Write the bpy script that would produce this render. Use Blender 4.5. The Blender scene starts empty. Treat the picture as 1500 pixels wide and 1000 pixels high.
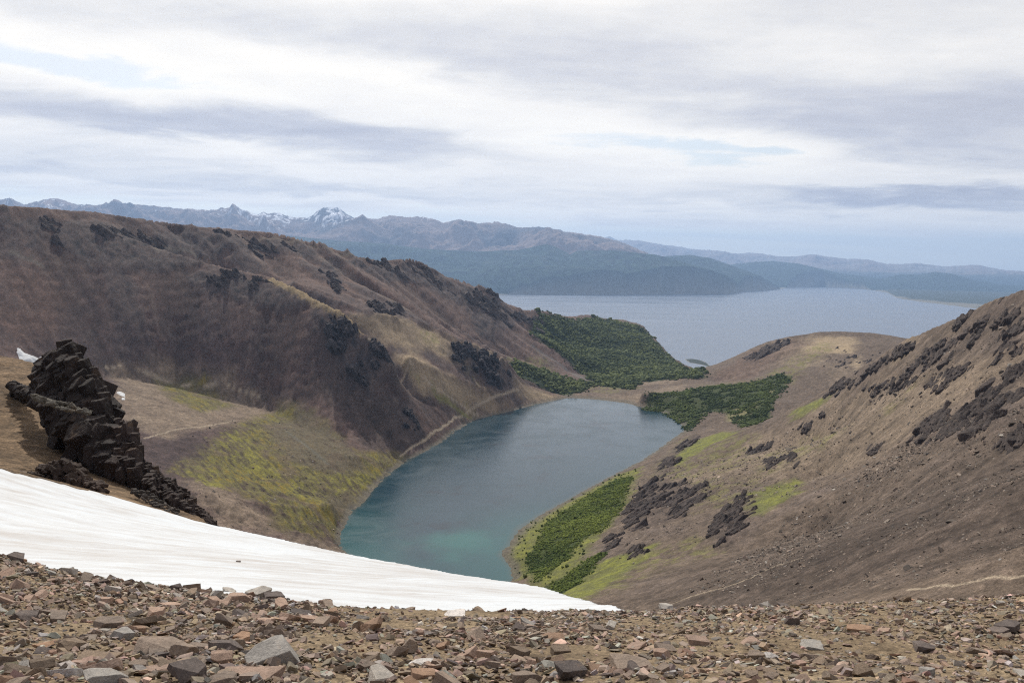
import bpy, math, random, bmesh
import numpy as np
from mathutils import Vector, Matrix

rng = np.random.default_rng(7)
random.seed(7)
SC = bpy.context.scene
COL = SC.collection

# ------------------------------------------------------------------ camera model
F_PX, CAMZ = 1209.0, 750.0
TH = math.atan(115.0/F_PX)
RO = math.radians(1.0)
_F = np.array([0, math.cos(TH), -math.sin(TH)])
_U0 = np.array([0, math.sin(TH), math.cos(TH)])
_R0 = np.array([1.0, 0, 0])
_R = _R0*math.cos(RO)+_U0*math.sin(RO)
_U = _U0*math.cos(RO)-_R0*math.sin(RO)

def ray(u, v):
    d = _F+((u-750)/F_PX)*_R+((500-v)/F_PX)*_U
    return d/math.hypot(d[0], d[1])          # unit horizontal length

def P(u, v, r):
    d = ray(u, v)
    return np.array([d[0]*r, d[1]*r, CAMZ+d[2]*r])

def Lk(u, v, z=400.0):                        # where the sight line meets a level
    d = ray(u, v)
    r = (z-CAMZ)/d[2]
    return np.array([d[0]*r, d[1]*r, z])

def H(u, r, z):                               # a spot of ground given by bearing, distance and height
    a = math.atan((u-750)/F_PX)
    return np.array([math.sin(a)*r, math.cos(a)*r, z])

def PL(*a): return [P(*p) for p in a]
def HL(*a): return [H(*p) for p in a]
def LL(*a): return [Lk(*p) for p in a]

# ------------------------------------------------------------------ noise
_T = rng.random((512, 512)).astype(np.float32)
_G = rng.random((512, 512)).astype(np.float32)*2*np.pi
_GX, _GY = np.cos(_G), np.sin(_G)

def gnoise(x, y):
    xi = np.floor(x); yi = np.floor(y)
    fx = (x-xi).astype(np.float32); fy = (y-yi).astype(np.float32)
    xi = xi.astype(np.int64) & 511; yi = yi.astype(np.int64) & 511
    x1 = (xi+1) & 511; y1 = (yi+1) & 511
    sx = fx*fx*fx*(fx*(fx*6-15)+10); sy = fy*fy*fy*(fy*(fy*6-15)+10)
    def g(a, b, dx, dy): return _GX[b, a]*dx+_GY[b, a]*dy
    n0 = g(xi, yi, fx, fy)*(1-sx)+g(x1, yi, fx-1, fy)*sx
    n1 = g(xi, y1, fx, fy-1)*(1-sx)+g(x1, y1, fx-1, fy-1)*sx
    return (n0*(1-sy)+n1*sy)*1.5

def fbm(x, y, scale, octv=5, gain=0.5, seed=0.0):
    out = 0; a = 1.0; s = 1.0/scale; tot = 0
    for o in range(octv):
        out = out+a*gnoise(x*s+seed*13.7+o*31.3, y*s+seed*7.1+o*17.9); tot += a
        a *= gain; s *= 2.03
    return out/tot

def ridged(x, y, scale, octv=5, gain=0.5, seed=0.0):
    out = 0; a = 1.0; s = 1.0/scale; tot = 0
    for o in range(octv):
        out = out+a*(1-2.2*np.abs(gnoise(x*s+seed*13.7+o*31.3, y*s+seed*7.1+o*17.9))); tot += a
        a *= gain; s *= 2.1
    return out/tot

def wnoise(x, y):                            # cheap bilinear value noise, -1..1
    xi = np.floor(x); yi = np.floor(y)
    fx = (x-xi).astype(np.float32); fy = (y-yi).astype(np.float32)
    xi = xi.astype(np.int64) & 511; yi = yi.astype(np.int64) & 511
    x1 = (xi+1) & 511; y1 = (yi+1) & 511
    return ((_T[yi, xi]*(1-fx)+_T[yi, x1]*fx)*(1-fy)+(_T[y1, xi]*(1-fx)+_T[y1, x1]*fx)*fy)*2-1

def sstep(a, b, x):
    t = np.clip((x-a)/(b-a), 0, 1)
    return t*t*(3-2*t)

# ------------------------------------------------------------------ the shape of the land: guide lines
SH_R = [(1008, 628), (985, 645), (940, 675), (900, 695), (850, 722), (790, 755), (760, 775), (745, 800), (735, 812), (750, 830), (757, 850)]
SH_L = [(505, 812), (492, 797), (492, 780), (505, 757), (530, 737), (545, 715), (570, 692), (600, 672), (640, 650), (670, 627), (690, 615), (740, 603), (790, 590), (830, 582)]
SH_F = [(830, 582), (870, 584), (920, 590), (960, 600), (990, 612), (1008, 628)]
lake_near = [Lk(757, 850), H(700, 850, 400), H(620, 835, 400), H(545, 870, 400), Lk(505, 812)]
LAKE = LL(*SH_R)+lake_near[1:-1]+LL(*SH_L)+LL(*SH_F)[1:-1]

lines = []
A_ = lines.append
# lake rim and bed
A_(LAKE+[LAKE[0]])
A_([H(600, 940, 380), H(700, 1100, 372), H(760, 1400, 368), H(860, 1700, 372), H(880, 1900, 384)])
A_([H(640, 1200, 385), H(720, 1500, 385), H(800, 1850, 388)])
# rear ridge of the left wall
R1 = [(-700, 292, 2000), (-350, 296, 1950), (0, 301, 1950), (50, 302, 1980), (100, 308, 2030), (200, 318, 2180), (300, 333, 2280), (400, 340, 2350), (430, 346, 2380), (470, 360, 2430), (530, 377, 2520), (560, 382, 2590), (600, 377, 2680), (625, 385, 2730), (650, 402, 2800), (690, 420, 2920), (710, 425, 2990), (740, 441, 3100), (790, 460, 3300)]
A_(PL(*R1))
A_([P(u, v, r*1.14)-np.array([0, 0, 95+.02*r]) for (u, v, r) in R1])
A_([P(u, v, r*1.7)-np.array([0, 0, 430]) for (u, v, r) in R1])
# forest hill
A_(PL((790, 460, 3300), (830, 461, 3600), (870, 464, 3900), (920, 471, 3900), (943, 480, 3750), (960, 493, 3550), (980, 516, 3300), (1005, 534, 3150), (1036, 550, 3000)))
A_(HL((790, 4300, 300), (870, 4600, 250), (930, 4500, 250), (990, 3800, 240), (1036, 3350, 250), (1080, 3200, 250)))
A_(PL((800, 500, 3050), (850, 512, 3200), (900, 515, 3250), (940, 522, 3200)))
A_(PL((830, 548, 2600), (870, 550, 2680), (920, 552, 2680), (970, 553, 2680), (1010, 551, 2780)))
A_(PL((880, 530, 2900), (930, 535, 2950), (985, 540, 2950)))
# the shore of the channel
A_(HL((-700, 5200, 0), (0, 5200, 0), (500, 5600, 0), (800, 5500, 0), (950, 5500, 0), (1010, 5650, 0), (1040, 5400, 0), (1100, 5000, 0), (1300, 4600, 0), (1600, 4500, 0), (2400, 4500, 0)))
A_(HL((-700, 6800, -25), (0, 6800, -25), (800, 6800, -25), (1040, 6600, -25), (1300, 6300, -25), (2400, 6300, -25)))
# flat beyond the lake
A_([H(840, 2200, 407), H(900, 2150, 404), H(950, 2110, 406)])
A_(PL((850, 563, 2330), (900, 566, 2320), (950, 560, 2400)))
# spur
SP = [(160, 342, 1960), (240, 370, 1950), (330, 392, 1910), (400, 405, 1860), (450, 431, 1780), (500, 456, 1700), (525, 482, 1670), (548, 500, 1650), (570, 522, 1635), (575, 535, 1610)]
A_(PL(*SP))
A_([P(u, v, r+110)-np.array([0, 0, 28 if u < 250 else 85]) for (u, v, r) in SP[1:]])
A_(PL((430, 412, 2040), (470, 428, 1990), (530, 453, 1940), (580, 463, 1950)))
# bench
BE = [(517, 459, 1900), (560, 462, 1960), (600, 468, 2000), (650, 487, 2050), (690, 507, 2070), (735, 527, 2080), (750, 543, 2110), (757, 558, 2130), (790, 568, 2150), (825, 579, 2150)]
A_(PL(*BE))
A_([P(u, v, r+90)-np.array([0, 0, 25]) for (u, v, r) in BE[3:]])
A_(PL((600, 520, 1800), (650, 545, 1850), (690, 560, 1900), (740, 575, 1990)))
# foot of the rear slope
A_(PL((640, 470, 2350), (700, 500, 2450), (740, 520, 2500), (790, 535, 2520), (825, 552, 2480)))
# left wall foot / basin
A_(PL((-300, 545, 1450), (0, 540, 1500), (150, 552, 1600), (250, 562, 1640), (330, 585, 1600), (400, 603, 1560), (470, 640, 1430), (510, 668, 1330), (560, 676, 1385)))
A_(PL((200, 650, 1200), (300, 640, 1290), (400, 660, 1300), (470, 690, 1260)))
A_(PL((300, 720, 1000), (360, 735, 1010), (430, 745, 1040), (490, 740, 1110)))
A_(PL((330, 770, 930), (400, 775, 960), (450, 785, 970)))
A_(PL((200, 590, 1440), (300, 605, 1440)))
A_(HL((-700, 800, 540), (0, 800, 520), (200, 720, 495), (300, 640, 475), (400, 640, 450), (600, 720, 408), (720, 760, 406), (790, 760, 410)))
# the pass above the lake
A_(HL((-700, 330, 690), (0, 330, 660), (300, 250, 620), (450, 240, 600), (600, 250, 590), (760, 240, 600), (900, 250, 612)))
A_(HL((500, 420, 510), (700, 430, 500), (820, 450, 505), (900, 450, 522)))
# rear right hill
R2 = [(1040, 546, 2850), (1075, 525, 2750), (1100, 510, 2700), (1150, 493, 2650), (1200, 484.5, 2650), (1250, 485, 2650), (1300, 491, 2700), (1340, 498, 2720), (1400, 505, 2700)]
A_(PL(*R2))
A_([P(u, v, r+250)-np.array([0, 0, 70]) for (u, v, r) in R2])
A_(PL((1050, 560, 2350), (1150, 545, 2200), (1250, 540, 2200), (1330, 530, 2200)))
A_(PL((940, 570, 2080), (985, 577, 2090), (1060, 588, 1960), (1150, 590, 1870)))
A_(PL((1030, 612, 1840), (1100, 617, 1800)))
A_(PL((1150, 512, 2450), (1250, 505, 2450), (1330, 507, 2450)))
# right slope
R3 = [(1010, 635, 1640), (1060, 628, 1600), (1110, 622, 1550), (1170, 600, 1450), (1200, 580, 1400), (1230, 560, 1350), (1270, 532, 1280), (1330, 495, 1200), (1400, 466, 1110), (1450, 441, 1050), (1500, 425, 1000), (1600, 385, 950), (1800, 330, 900), (2400, 250, 900)]
A_(PL(*R3))
A_([P(u, v, r+120)-np.array([0, 0, 18 if u < 1130 else 42]) for (u, v, r) in R3[2:]])
A_([P(u, v, r+700)-np.array([0, 0, 200]) for (u, v, r) in R3[7:]])
A_([P(u, v, 2600) for (u, v) in ((1330, 500), (1400, 490), (1500, 470))])
A_([H(u, 3600, 120) for u in (1300, 1500, 2000)])
A_(PL((1000, 700, 1150), (1060, 670, 1230), (1120, 655, 1220), (1200, 650, 1150), (1300, 590, 1000), (1400, 545, 920), (1500, 500, 850), (1700, 430, 800)))
A_(PL((900, 745, 1090), (950, 745, 1000), (1000, 760, 900), (1100, 725, 880), (1200, 700, 930), (1350, 660, 720), (1500, 600, 620), (1700, 520, 600)))
A_(PL((770, 840, 860), (830, 830, 840), (900, 800, 860), (1000, 820, 700), (1200, 780, 700), (1350, 740, 540), (1500, 700, 420), (1700, 620, 400)))
A_(PL((960, 872, 560), (1000, 870, 520), (1200, 865, 400), (1350, 850, 300), (1500, 800, 280), (1700, 740, 270)))
A_(HL((900, 130, 660), (1100, 130, 668), (1300, 120, 682), (1500, 110, 698), (1800, 110, 705), (2400, 110, 710)))
A_(HL((900, 60, 712), (1100, 60, 715), (1500, 55, 721), (2400, 55, 722)))
A_(HL((900, 34, 731), (1100, 34, 731), (1500, 32, 732), (2400, 32, 733)))
# near crest, and the slope below the camera
A_(HL((-1500, 2.3, 748.2), (600, 2.3, 748.15), (3000, 2.3, 748.2)))
A_(PL((-500, 985, 6.0), (0, 1000, 6.3), (750, 1000, 6.3), (1500, 1000, 6.3), (2100, 985, 6.0)))
CR = [(-700, 700, 17), (-300, 745, 17), (0, 811, 17), (60, 827, 17), (150, 848, 17), (250, 865, 17), (350, 877, 17), (450, 886, 17), (600, 892, 17), (700, 895, 17), (890, 896, 17.5), (1050, 891, 18), (1200, 885, 18), (1350, 879, 18), (1500, 872, 18), (1900, 850, 18), (2400, 820, 18)]
A_(PL(*CR))
A_([P(u, v, r+3)-np.array([0, 0, .35]) for (u, v, r) in CR])
# snow edge and the shoulder beyond it
SE = [(-700, 590, 62), (-300, 640, 62), (0, 680, 62), (100, 706, 63), (200, 735, 64), (310, 767, 62), (400, 787, 58), (490, 807, 52), (540, 817, 49), (600, 827, 45), (660, 838, 41), (730, 849, 37), (800, 861, 32), (850, 875, 27), (890, 886, 22), (925, 893, 20.2)]
A_([p-np.array([0, 0, .1]) for p in PL(*SE)])
A_([P(u, v, r*1.12)-np.array([0, 0, 2.5]) for (u, v, r) in SE[5:]])
SHd = [(-700, 460, 175), (-200, 505, 170), (0, 518, 160), (40, 527, 150), (80, 545, 138), (120, 585, 118), (160, 640, 100), (200, 690, 88), (240, 725, 79), (280, 750, 72), (312, 768, 68)]
A_(PL(*SHd))
A_([P(u, v, r*1.2)-np.array([0, 0, 16]) for (u, v, r) in SHd])

# ------------------------------------------------------------------ solve the membrane through the guide lines (log-polar = conformal)
AZ0, AZ1, NA = math.radians(-52), math.radians(52), 384
T0, T1, NT = math.log(2.2), math.log(7400), 1664

def solve():
    fixs = []
    pts = []
    for ln in lines:
        for a, b in zip(ln[:-1], ln[1:]):
            n = int(max(3, 600*abs(math.atan2(a[0], a[1])-math.atan2(b[0], b[1])), 110*abs(math.log(math.hypot(a[0], a[1])/math.hypot(b[0], b[1])))*1.3))
            s = np.linspace(0, 1, n+1)[:, None]
            pts.append(a[None]*(1-s)+b[None]*s)
    pts = np.concatenate(pts)
    az = np.arctan2(pts[:, 0], pts[:, 1]); t = np.log(np.hypot(pts[:, 0], pts[:, 1]))
    z = None
    for lev in (16, 8, 4, 2, 1):
        na, nt = NA//lev, NT//lev
        i = np.round((az-AZ0)/(AZ1-AZ0)*(na-1)).astype(int); j = np.round((t-T0)/(T1-T0)*(nt-1)).astype(int)
        ok = (i >= 0) & (i < na) & (j >= 0) & (j < nt)
        s = np.zeros((nt, na)); c = np.zeros((nt, na))
        np.add.at(s, (j[ok], i[ok]), pts[ok, 2]); np.add.at(c, (j[ok], i[ok]), 1)
        fx = c > 0; val = np.where(fx, s/np.maximum(c, 1), 0)
        if z is None: z = np.full((nt, na), 600.0)
        else:
            jj = np.linspace(0, z.shape[0]-1, nt); ii = np.linspace(0, z.shape[1]-1, na)
            j0 = np.minimum(jj.astype(int), z.shape[0]-2); i0 = np.minimum(ii.astype(int), z.shape[1]-2)
            fj = (jj-j0)[:, None]; fi = (ii-i0)[None]
            z = (z[j0][:, i0]*(1-fi)+z[j0][:, i0+1]*fi)*(1-fj)+(z[j0+1][:, i0]*(1-fi)+z[j0+1][:, i0+1]*fi)*fj
        z[fx] = val[fx]
        da = (AZ1-AZ0)/(na-1); dt = (T1-T0)/(nt-1)
        wa, wt = 1/da**2, 1/dt**2; wsum = 2*(wa+wt)
        J, I = np.indices((nt, na)); red = (((I+J) & 1) == 0) & ~fx; blk = (((I+J) & 1) == 1) & ~fx
        om = 1.7 if lev > 1 else 1.8
        for it in range(260 if lev > 1 else 110):
            for m in (red, blk):
                zp = np.pad(z, 1, mode='edge')
                nb = (wa*(zp[1:-1, :-2]+zp[1:-1, 2:])+wt*(zp[:-2, 1:-1]+zp[2:, 1:-1]))/wsum
                z = np.where(m, z+om*(nb-z), z)
    # soften the creases a little
    for it in range(1):
        zp = np.pad(z, 1, mode='edge')
        z = .7*z+.075*(zp[1:-1, :-2]+zp[1:-1, 2:]+zp[:-2, 1:-1]+zp[2:, 1:-1])
    return z
ZB = solve()

def base(x, y):
    az = np.arctan2(x, y); t = np.log(np.maximum(np.hypot(x, y), 2.3))
    fi = np.clip((az-AZ0)/(AZ1-AZ0)*(NA-1), 0, NA-1.001); fj = np.clip((t-T0)/(T1-T0)*(NT-1), 0, NT-1.001)
    i = fi.astype(int); j = fj.astype(int); fi = fi-i; fj = fj-j
    return (ZB[j, i]*(1-fi)+ZB[j, i+1]*fi)*(1-fj)+(ZB[j+1, i]*(1-fi)+ZB[j+1, i+1]*fi)*fj

def hit(u, v, rmin=60.0):                    # first ground a sight line meets
    d = ray(u, v)
    r = np.exp(np.linspace(math.log(rmin), math.log(7000), 2600))
    zz = base(d[0]*r, d[1]*r)-(CAMZ+d[2]*r)
    zz = zz+.0022*r
    k = np.argmax(zz > 0)
    if zz[k] <= 0:
        k = int(np.argmax(zz/r)); return np.array([d[0]*r[k], d[1]*r[k]])
    if k > 0:
        a, b = zz[k-1], zz[k]
        rr = r[k-1]+(r[k]-r[k-1])*(-a/(b-a) if b != a else 0)
    else: rr = r[0]
    return np.array([d[0]*rr, d[1]*rr])

def poly(pts, rmin=330.0): return np.array([hit(u, v, rmin) for u, v in pts])

def sdist(x, y, pg):                         # signed distance to a polygon, positive inside
    n = len(pg); d2 = np.full(x.shape, 1e18); ins = np.zeros(x.shape, bool)
    for k in range(n):
        ax, ay = pg[k]; bx, by = pg[(k+1) % n]
        ex, ey = bx-ax, by-ay; L = ex*ex+ey*ey+1e-9
        t = np.clip(((x-ax)*ex+(y-ay)*ey)/L, 0, 1)
        d2 = np.minimum(d2, (x-ax-t*ex)**2+(y-ay-t*ey)**2)
        cr = ((ay > y) != (by > y)) & (x < (bx-ax)*(y-ay)/(by-ay+1e-12)+ax)
        ins ^= cr
    d = np.sqrt(d2)
    return np.where(ins, d, -d)

def ldist(x, y, pl):
    d2 = np.full(x.shape, 1e18)
    for k in range(len(pl)-1):
        ax, ay = pl[k]; bx, by = pl[k+1]
        ex, ey = bx-ax, by-ay; L = ex*ex+ey*ey+1e-9
        t = np.clip(((x-ax)*ex+(y-ay)*ey)/L, 0, 1)
        d2 = np.minimum(d2, (x-ax-t*ex)**2+(y-ay-t*ey)**2)
    return np.sqrt(d2)

def region(x, y, pg, soft, wob):
    """soft membership 0..1 with a ragged edge"""
    out = np.zeros(x.shape, np.float32)
    mn, mx = pg.min(0)-wob*2-soft, pg.max(0)+wob*2+soft
    k = (x > mn[0]) & (x < mx[0]) & (y > mn[1]) & (y < mx[1])
    if not k.any(): return out
    xx, yy = x[k], y[k]
    w = wob*fbm(xx, yy, max(wob*2.5, 4), 4, .62, 3)
    out[k] = sstep(-soft, soft, sdist(xx, yy, pg)+w*2)
    return out

# ------------------------------------------------------------------ zones on the ground
Z = {}
Z['rock'] = [poly(p) for p in (
    # cliffs of the spur
    [(455, 455), (500, 462), (525, 485), (548, 503), (568, 522), (574, 540), (555, 548), (540, 575), (520, 565), (500, 530), (470, 500)],
    [(520, 545), (535, 540), (533, 575), (520, 572)],
    # bench cliffs
    [(655, 500), (700, 512), (702, 540), (690, 552), (668, 530), (640, 505)],
    [(700, 520), (735, 530), (755, 560), (745, 578), (715, 560)],
    [(575, 600), (600, 598), (616, 622), (612, 640), (596, 628)],
    # rear ridge rocks
    [(470, 375), (500, 380), (495, 410), (470, 395)], [(500, 378), (600, 379), (645, 400), (700, 425), (700, 450), (640, 425), (600, 410), (540, 400)],
    [(680, 440), (735, 440), (760, 470), (720, 490), (740, 500), (700, 485)],
    [(540, 440), (600, 462), (590, 466), (540, 458)],
    [(380, 345), (470, 362), (465, 378), (400, 365)],
    # upper left wall rocks
    [(20, 318), (60, 312), (68, 345), (50, 372), (30, 350)], [(80, 320), (170, 330), (260, 352), (300, 385), (200, 395), (130, 390), (90, 360)],
    [(170, 335), (260, 330), (360, 345), (380, 370), (300, 372), (230, 360)],
    [(270, 390), (400, 410), (450, 438), (430, 455), (360, 440), (290, 420)],
)]
Z['crag'] = [poly(p) for p in (
    # right hillside crags
    [(935, 715), (960, 690), (985, 655), (1010, 636), (1030, 632), (1000, 660), (975, 700), (950, 725)],
    [(915, 745), (940, 715), (975, 700), (1030, 708), (1040, 722), (1010, 745), (985, 760), (960, 770), (925, 775)],
    [(1040, 770), (1065, 735), (1100, 715), (1105, 745), (1085, 780), (1050, 798)],
    [(920, 800), (940, 795), (948, 812), (928, 818)],
    [(1340, 620), (1400, 590), (1440, 560), (1500, 530), (1500, 640), (1450, 630), (1400, 640), (1350, 650)],
    [(1340, 635), (1380, 605), (1390, 615), (1360, 650)],
    [(1200, 578), (1240, 550), (1300, 515), (1330, 495), (1345, 500), (1300, 530), (1250, 565), (1215, 580)],
    [(1310, 545), (1370, 500), (1420, 480), (1440, 490), (1400, 525), (1340, 550)],
    [(1400, 470), (1450, 442), (1500, 425), (1500, 470), (1450, 480), (1410, 490)],
    [(1425, 500), (1500, 470), (1500, 500), (1440, 515)],
    [(1270, 650), (1295, 645), (1290, 660), (1268, 660)],
    [(1090, 520), (1130, 500), (1130, 515), (1090, 530)],
)]
Z['forest'] = [poly(p) for p in (
    [(775, 470), (795, 461), (870, 464.5), (920, 472), (945, 481), (960, 494), (980, 517), (1005, 536), (1034, 551), (985, 553), (930, 556), (880, 548), (835, 530), (800, 505), (780, 488)],
    [(745, 530), (790, 535), (830, 552), (870, 558), (838, 577), (800, 567), (750, 540)],
    [(855, 548), (900, 546), (940, 556), (925, 568), (870, 560)],
)]
Z['bush'] = [poly(p) for p in (
    [(940, 598), (950, 575), (985, 572), (1030, 565), (1090, 558), (1140, 545), (1160, 548), (1140, 575), (1130, 598), (1110, 620), (1080, 617), (1060, 600), (1035, 600), (1010, 628), (990, 612), (965, 602)],
    [(790, 850), (770, 820), (790, 790), (800, 765), (850, 730), (905, 700), (925, 695), (915, 725), (900, 755), (880, 775), (850, 790), (830, 815)],
    [(800, 858), (830, 840), (865, 815), (890, 805), (870, 825), (850, 850), (825, 866)],
)]
Z['gap'] = [poly(p) for p in ([(1065, 600), (1100, 590), (1115, 585), (1085, 617), (1065, 614)], [(1120, 570), (1135, 560), (1130, 580)],)]
Z['lush'] = [poly(p) for p in (   # yellow green grass
    [(745, 800), (770, 765), (800, 750), (900, 695), (940, 680), (920, 730), (900, 760), (870, 790), (850, 830), (880, 820), (960, 790), (960, 800), (900, 850), (850, 880), (790, 860), (757, 845), (740, 812)],
    [(1103, 718), (1145, 704), (1175, 702), (1160, 725), (1130, 742), (1103, 752), (1095, 740)],
    [(990, 665), (1010, 645), (1060, 628), (1080, 632), (1040, 650), (990, 680)],
    [(1160, 600), (1240, 558), (1200, 592), (1165, 610)],
)]
Z['moss'] = [poly(p) for p in (   # thin moss over stones
    [(950, 700), (1000, 640), (1110, 640), (1090, 680), (1000, 700)],
    [(1100, 670), (1180, 640), (1230, 630), (1200, 655), (1120, 690)],
    [(900, 850), (960, 800), (1040, 780), (1050, 800), (960, 830), (900, 865)],
    [(1010, 700), (1100, 700), (1100, 730), (1010, 740)], [(1300, 590), (1330, 572), (1325, 585)],
    [(740, 520), (800, 520), (835, 560), (750, 540)], [(850, 555), (935, 565), (900, 575), (850, 572)],
    [(680, 540), (690, 535), (700, 560)], [(600, 540), (630, 560), (700, 605), (690, 610), (640, 580)],
    [(1090, 560), (1200, 500), (1230, 498), (1150, 560)],
    [(620, 480), (640, 488), (650, 510), (620, 500)], [(1020, 560), (1090, 555), (1030, 575)],
)]
Z['ochre'] = [poly(p) for p in (
    [(250, 690), (300, 655), (330, 635), (350, 618), (400, 600), (430, 592), (470, 610), (520, 660), (590, 662), (600, 672), (570, 692), (545, 715), (530, 737), (500, 760), (490, 785), (420, 778), (395, 740), (300, 705)],
    [(235, 555), (300, 550), (340, 590), (300, 600), (250, 580)],
)]
Z['bright'] = [poly(p) for p in (
    [(310, 640), (350, 620), (380, 660), (420, 695), (390, 700), (330, 665)],
    [(270, 690), (310, 685), (330, 720), (280, 705)], [(420, 700), (520, 690), (570, 690), (530, 720), (430, 730)],
)]
Z['grey'] = [poly(p) for p in (
    [(380, 618), (440, 595), (500, 640), (540, 690), (470, 690), (420, 670)], [(480, 725), (530, 722), (515, 750), (485, 745)],
)]
Z['tan'] = [poly(p) for p in (
    [(517, 459), (600, 468), (690, 507), (735, 527), (700, 530), (640, 520), (560, 500), (530, 480)],
    [(570, 530), (540, 500), (640, 545), (780, 580), (820, 582), (740, 600), (680, 615), (600, 570)],
    [(757, 560), (825, 579), (800, 584), (760, 575)],
    [(1130, 500), (1200, 487), (1330, 500), (1340, 520), (1250, 530), (1150, 540)],
    [(1000, 700), (1100, 640), (1230, 570), (1400, 540), (1500, 520), (1500, 560), (1300, 650), (1150, 700)],
    [(840, 575), (930, 575), (1000, 560), (1010, 575), (950, 598), (870, 584)],
    [(880, 552), (990, 552), (1000, 558), (890, 560)],
    [(160, 530), (230, 520), (340, 540), (430, 600), (330, 620), (250, 640), (180, 620)],  # basin gravel, here and next line: tan, its brighter light put into the colour
    [(270, 700), (395, 745), (400, 785), (320, 775)], [(420, 780), (500, 800), (505, 812), (430, 800)],
)]
Z['darkish'] = [poly([(950, 868), (1100, 800), (1250, 725), (1500, 600), (1700, 510), (1900, 870)], 95.0)]  # softer, wider zone of darker scree on the lower right slope
Z['bench'] = [poly(p) for p in (  # tan ground, brightened in its colour to look sunlit
    [(517, 460), (560, 463), (600, 469), (650, 488), (690, 508), (735, 528), (700, 528), (640, 515), (580, 505), (545, 490), (528, 475)],
    [(575, 530), (600, 510), (640, 540), (700, 570), (740, 590), (690, 600), (620, 570)], [(757, 562), (790, 569), (825, 580), (790, 583), (762, 578)],
    [(1190, 492), (1250, 490), (1330, 500), (1330, 512), (1250, 515), (1180, 515)],
)]
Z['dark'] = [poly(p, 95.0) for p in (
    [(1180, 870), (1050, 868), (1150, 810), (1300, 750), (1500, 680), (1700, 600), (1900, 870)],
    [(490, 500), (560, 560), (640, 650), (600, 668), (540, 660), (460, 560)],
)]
Z['rust'] = [poly(p) for p in ([(1045, 545), (1100, 512), (1160, 494), (1190, 500), (1130, 530), (1090, 555)], [(600, 600), (700, 560), (760, 585), (690, 612), (640, 645)], [(30, 380), (110, 420), (100, 500), (20, 480)], [(430, 370), (520, 400), (640, 440), (560, 450), (450, 400)])]
TRAILS = [poly(p, 95.0) for p in (
    [(975, 882), (1010, 868), (1060, 856), (1100, 843), (1130, 827), (1172, 813)],
    [(1330, 862), (1400, 856), (1450, 848), (1520, 838)],
    [(585, 665), (600, 655), (625, 640), (650, 620), (665, 610), (690, 596), (740, 575), (760, 570)],
    [(540, 500), (600, 530), (640, 570), (700, 605)],
    [(210, 640), (260, 628), (300, 622), (345, 612)], [(155, 535), (180, 532), (240, 552), (330, 560), (380, 578)],
)]

CRESTS = [(poly(p), w_, c_) for p, w_, c_ in (
    ([(400, 406), (450, 432), (500, 457), (522, 480)], 17, (.30, .225, .12)),  # spur crest: its sunlit tan put into the ground colour
    ([(167, 338), (200, 352), (232, 366)], 9, (.15, .125, .10)), ([(15, 368), (40, 376), (60, 386)], 7, (.14, .12, .10)),
    ([(240, 364), (285, 367)], 8, (.14, .12, .10)), ([(380, 345), (430, 347), (480, 364), (530, 379)], 9, (.15, .12, .09)),
    ([(355, 345), (375, 372), (388, 396)], 10, (.16, .115, .09)), ([(470, 375), (510, 400), (560, 440), (600, 462)], 16, (.15, .115, .09)),
    ([(640, 580), (690, 612)], 8, (.17, .16, .05)), ([(780, 500), (830, 540), (868, 560)], 16, (.13, .115, .105)), ([(420, 630), (480, 680)], 6, (.13, .12, .09)))]

def zone(name, x, y, soft, wob):
    out = np.zeros(x.shape, np.float32)
    for pg in Z[name]: out = np.maximum(out, region(x, y, pg, soft, wob))
    return out

def rockiness(x, y):
    return np.maximum(zone('rock', x, y, 14, 16), zone('crag', x, y, 6, 8))

# ------------------------------------------------------------------ helpers for objects and materials
def link_mesh(name, verts, faces=None, quads=None, parent=None, smooth=True, mats=(), attrs=None):
    me = bpy.data.meshes.new(name)
    verts = np.asarray(verts, np.float32)
    if quads is not None: faces = quads
    faces = np.asarray(faces, np.int32)
    nf, k = faces.shape
    me.vertices.add(len(verts)); me.vertices.foreach_set('co', verts.ravel())
    me.loops.add(nf*k); me.loops.foreach_set('vertex_index', faces.ravel())
    me.polygons.add(nf); me.polygons.foreach_set('loop_start', np.arange(0, nf*k, k, dtype=np.int32))
    me.polygons.foreach_set('use_smooth', np.full(nf, smooth))
    me.update(calc_edges=True)
    for an, av in (attrs or {}).items():
        av = np.asarray(av, np.float32)
        if av.ndim == 2:
            at = me.attributes.new(an, 'FLOAT_COLOR', 'POINT')
            at.data.foreach_set('color', np.concatenate([av, np.ones((len(av), 1), np.float32)], 1).ravel())
        else:
            at = me.attributes.new(an, 'FLOAT', 'POINT'); at.data.foreach_set('value', av.ravel())
    for m in mats: me.materials.append(m)
    o = bpy.data.objects.new(name, me); COL.objects.link(o)
    if parent: o.parent = parent
    return o

def tag(o, label=None, cat=None, group=None, kind=None):
    if label: o['label'] = label
    if cat: o['category'] = cat
    if group: o['group'] = group
    if kind: o['kind'] = kind
    return o

def gridquads(nj, ni):
    a = np.arange(nj*ni, dtype=np.int32).reshape(nj, ni)
    return np.stack([a[:-1, :-1], a[:-1, 1:], a[1:, 1:], a[1:, :-1]], -1).reshape(-1, 4)

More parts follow.
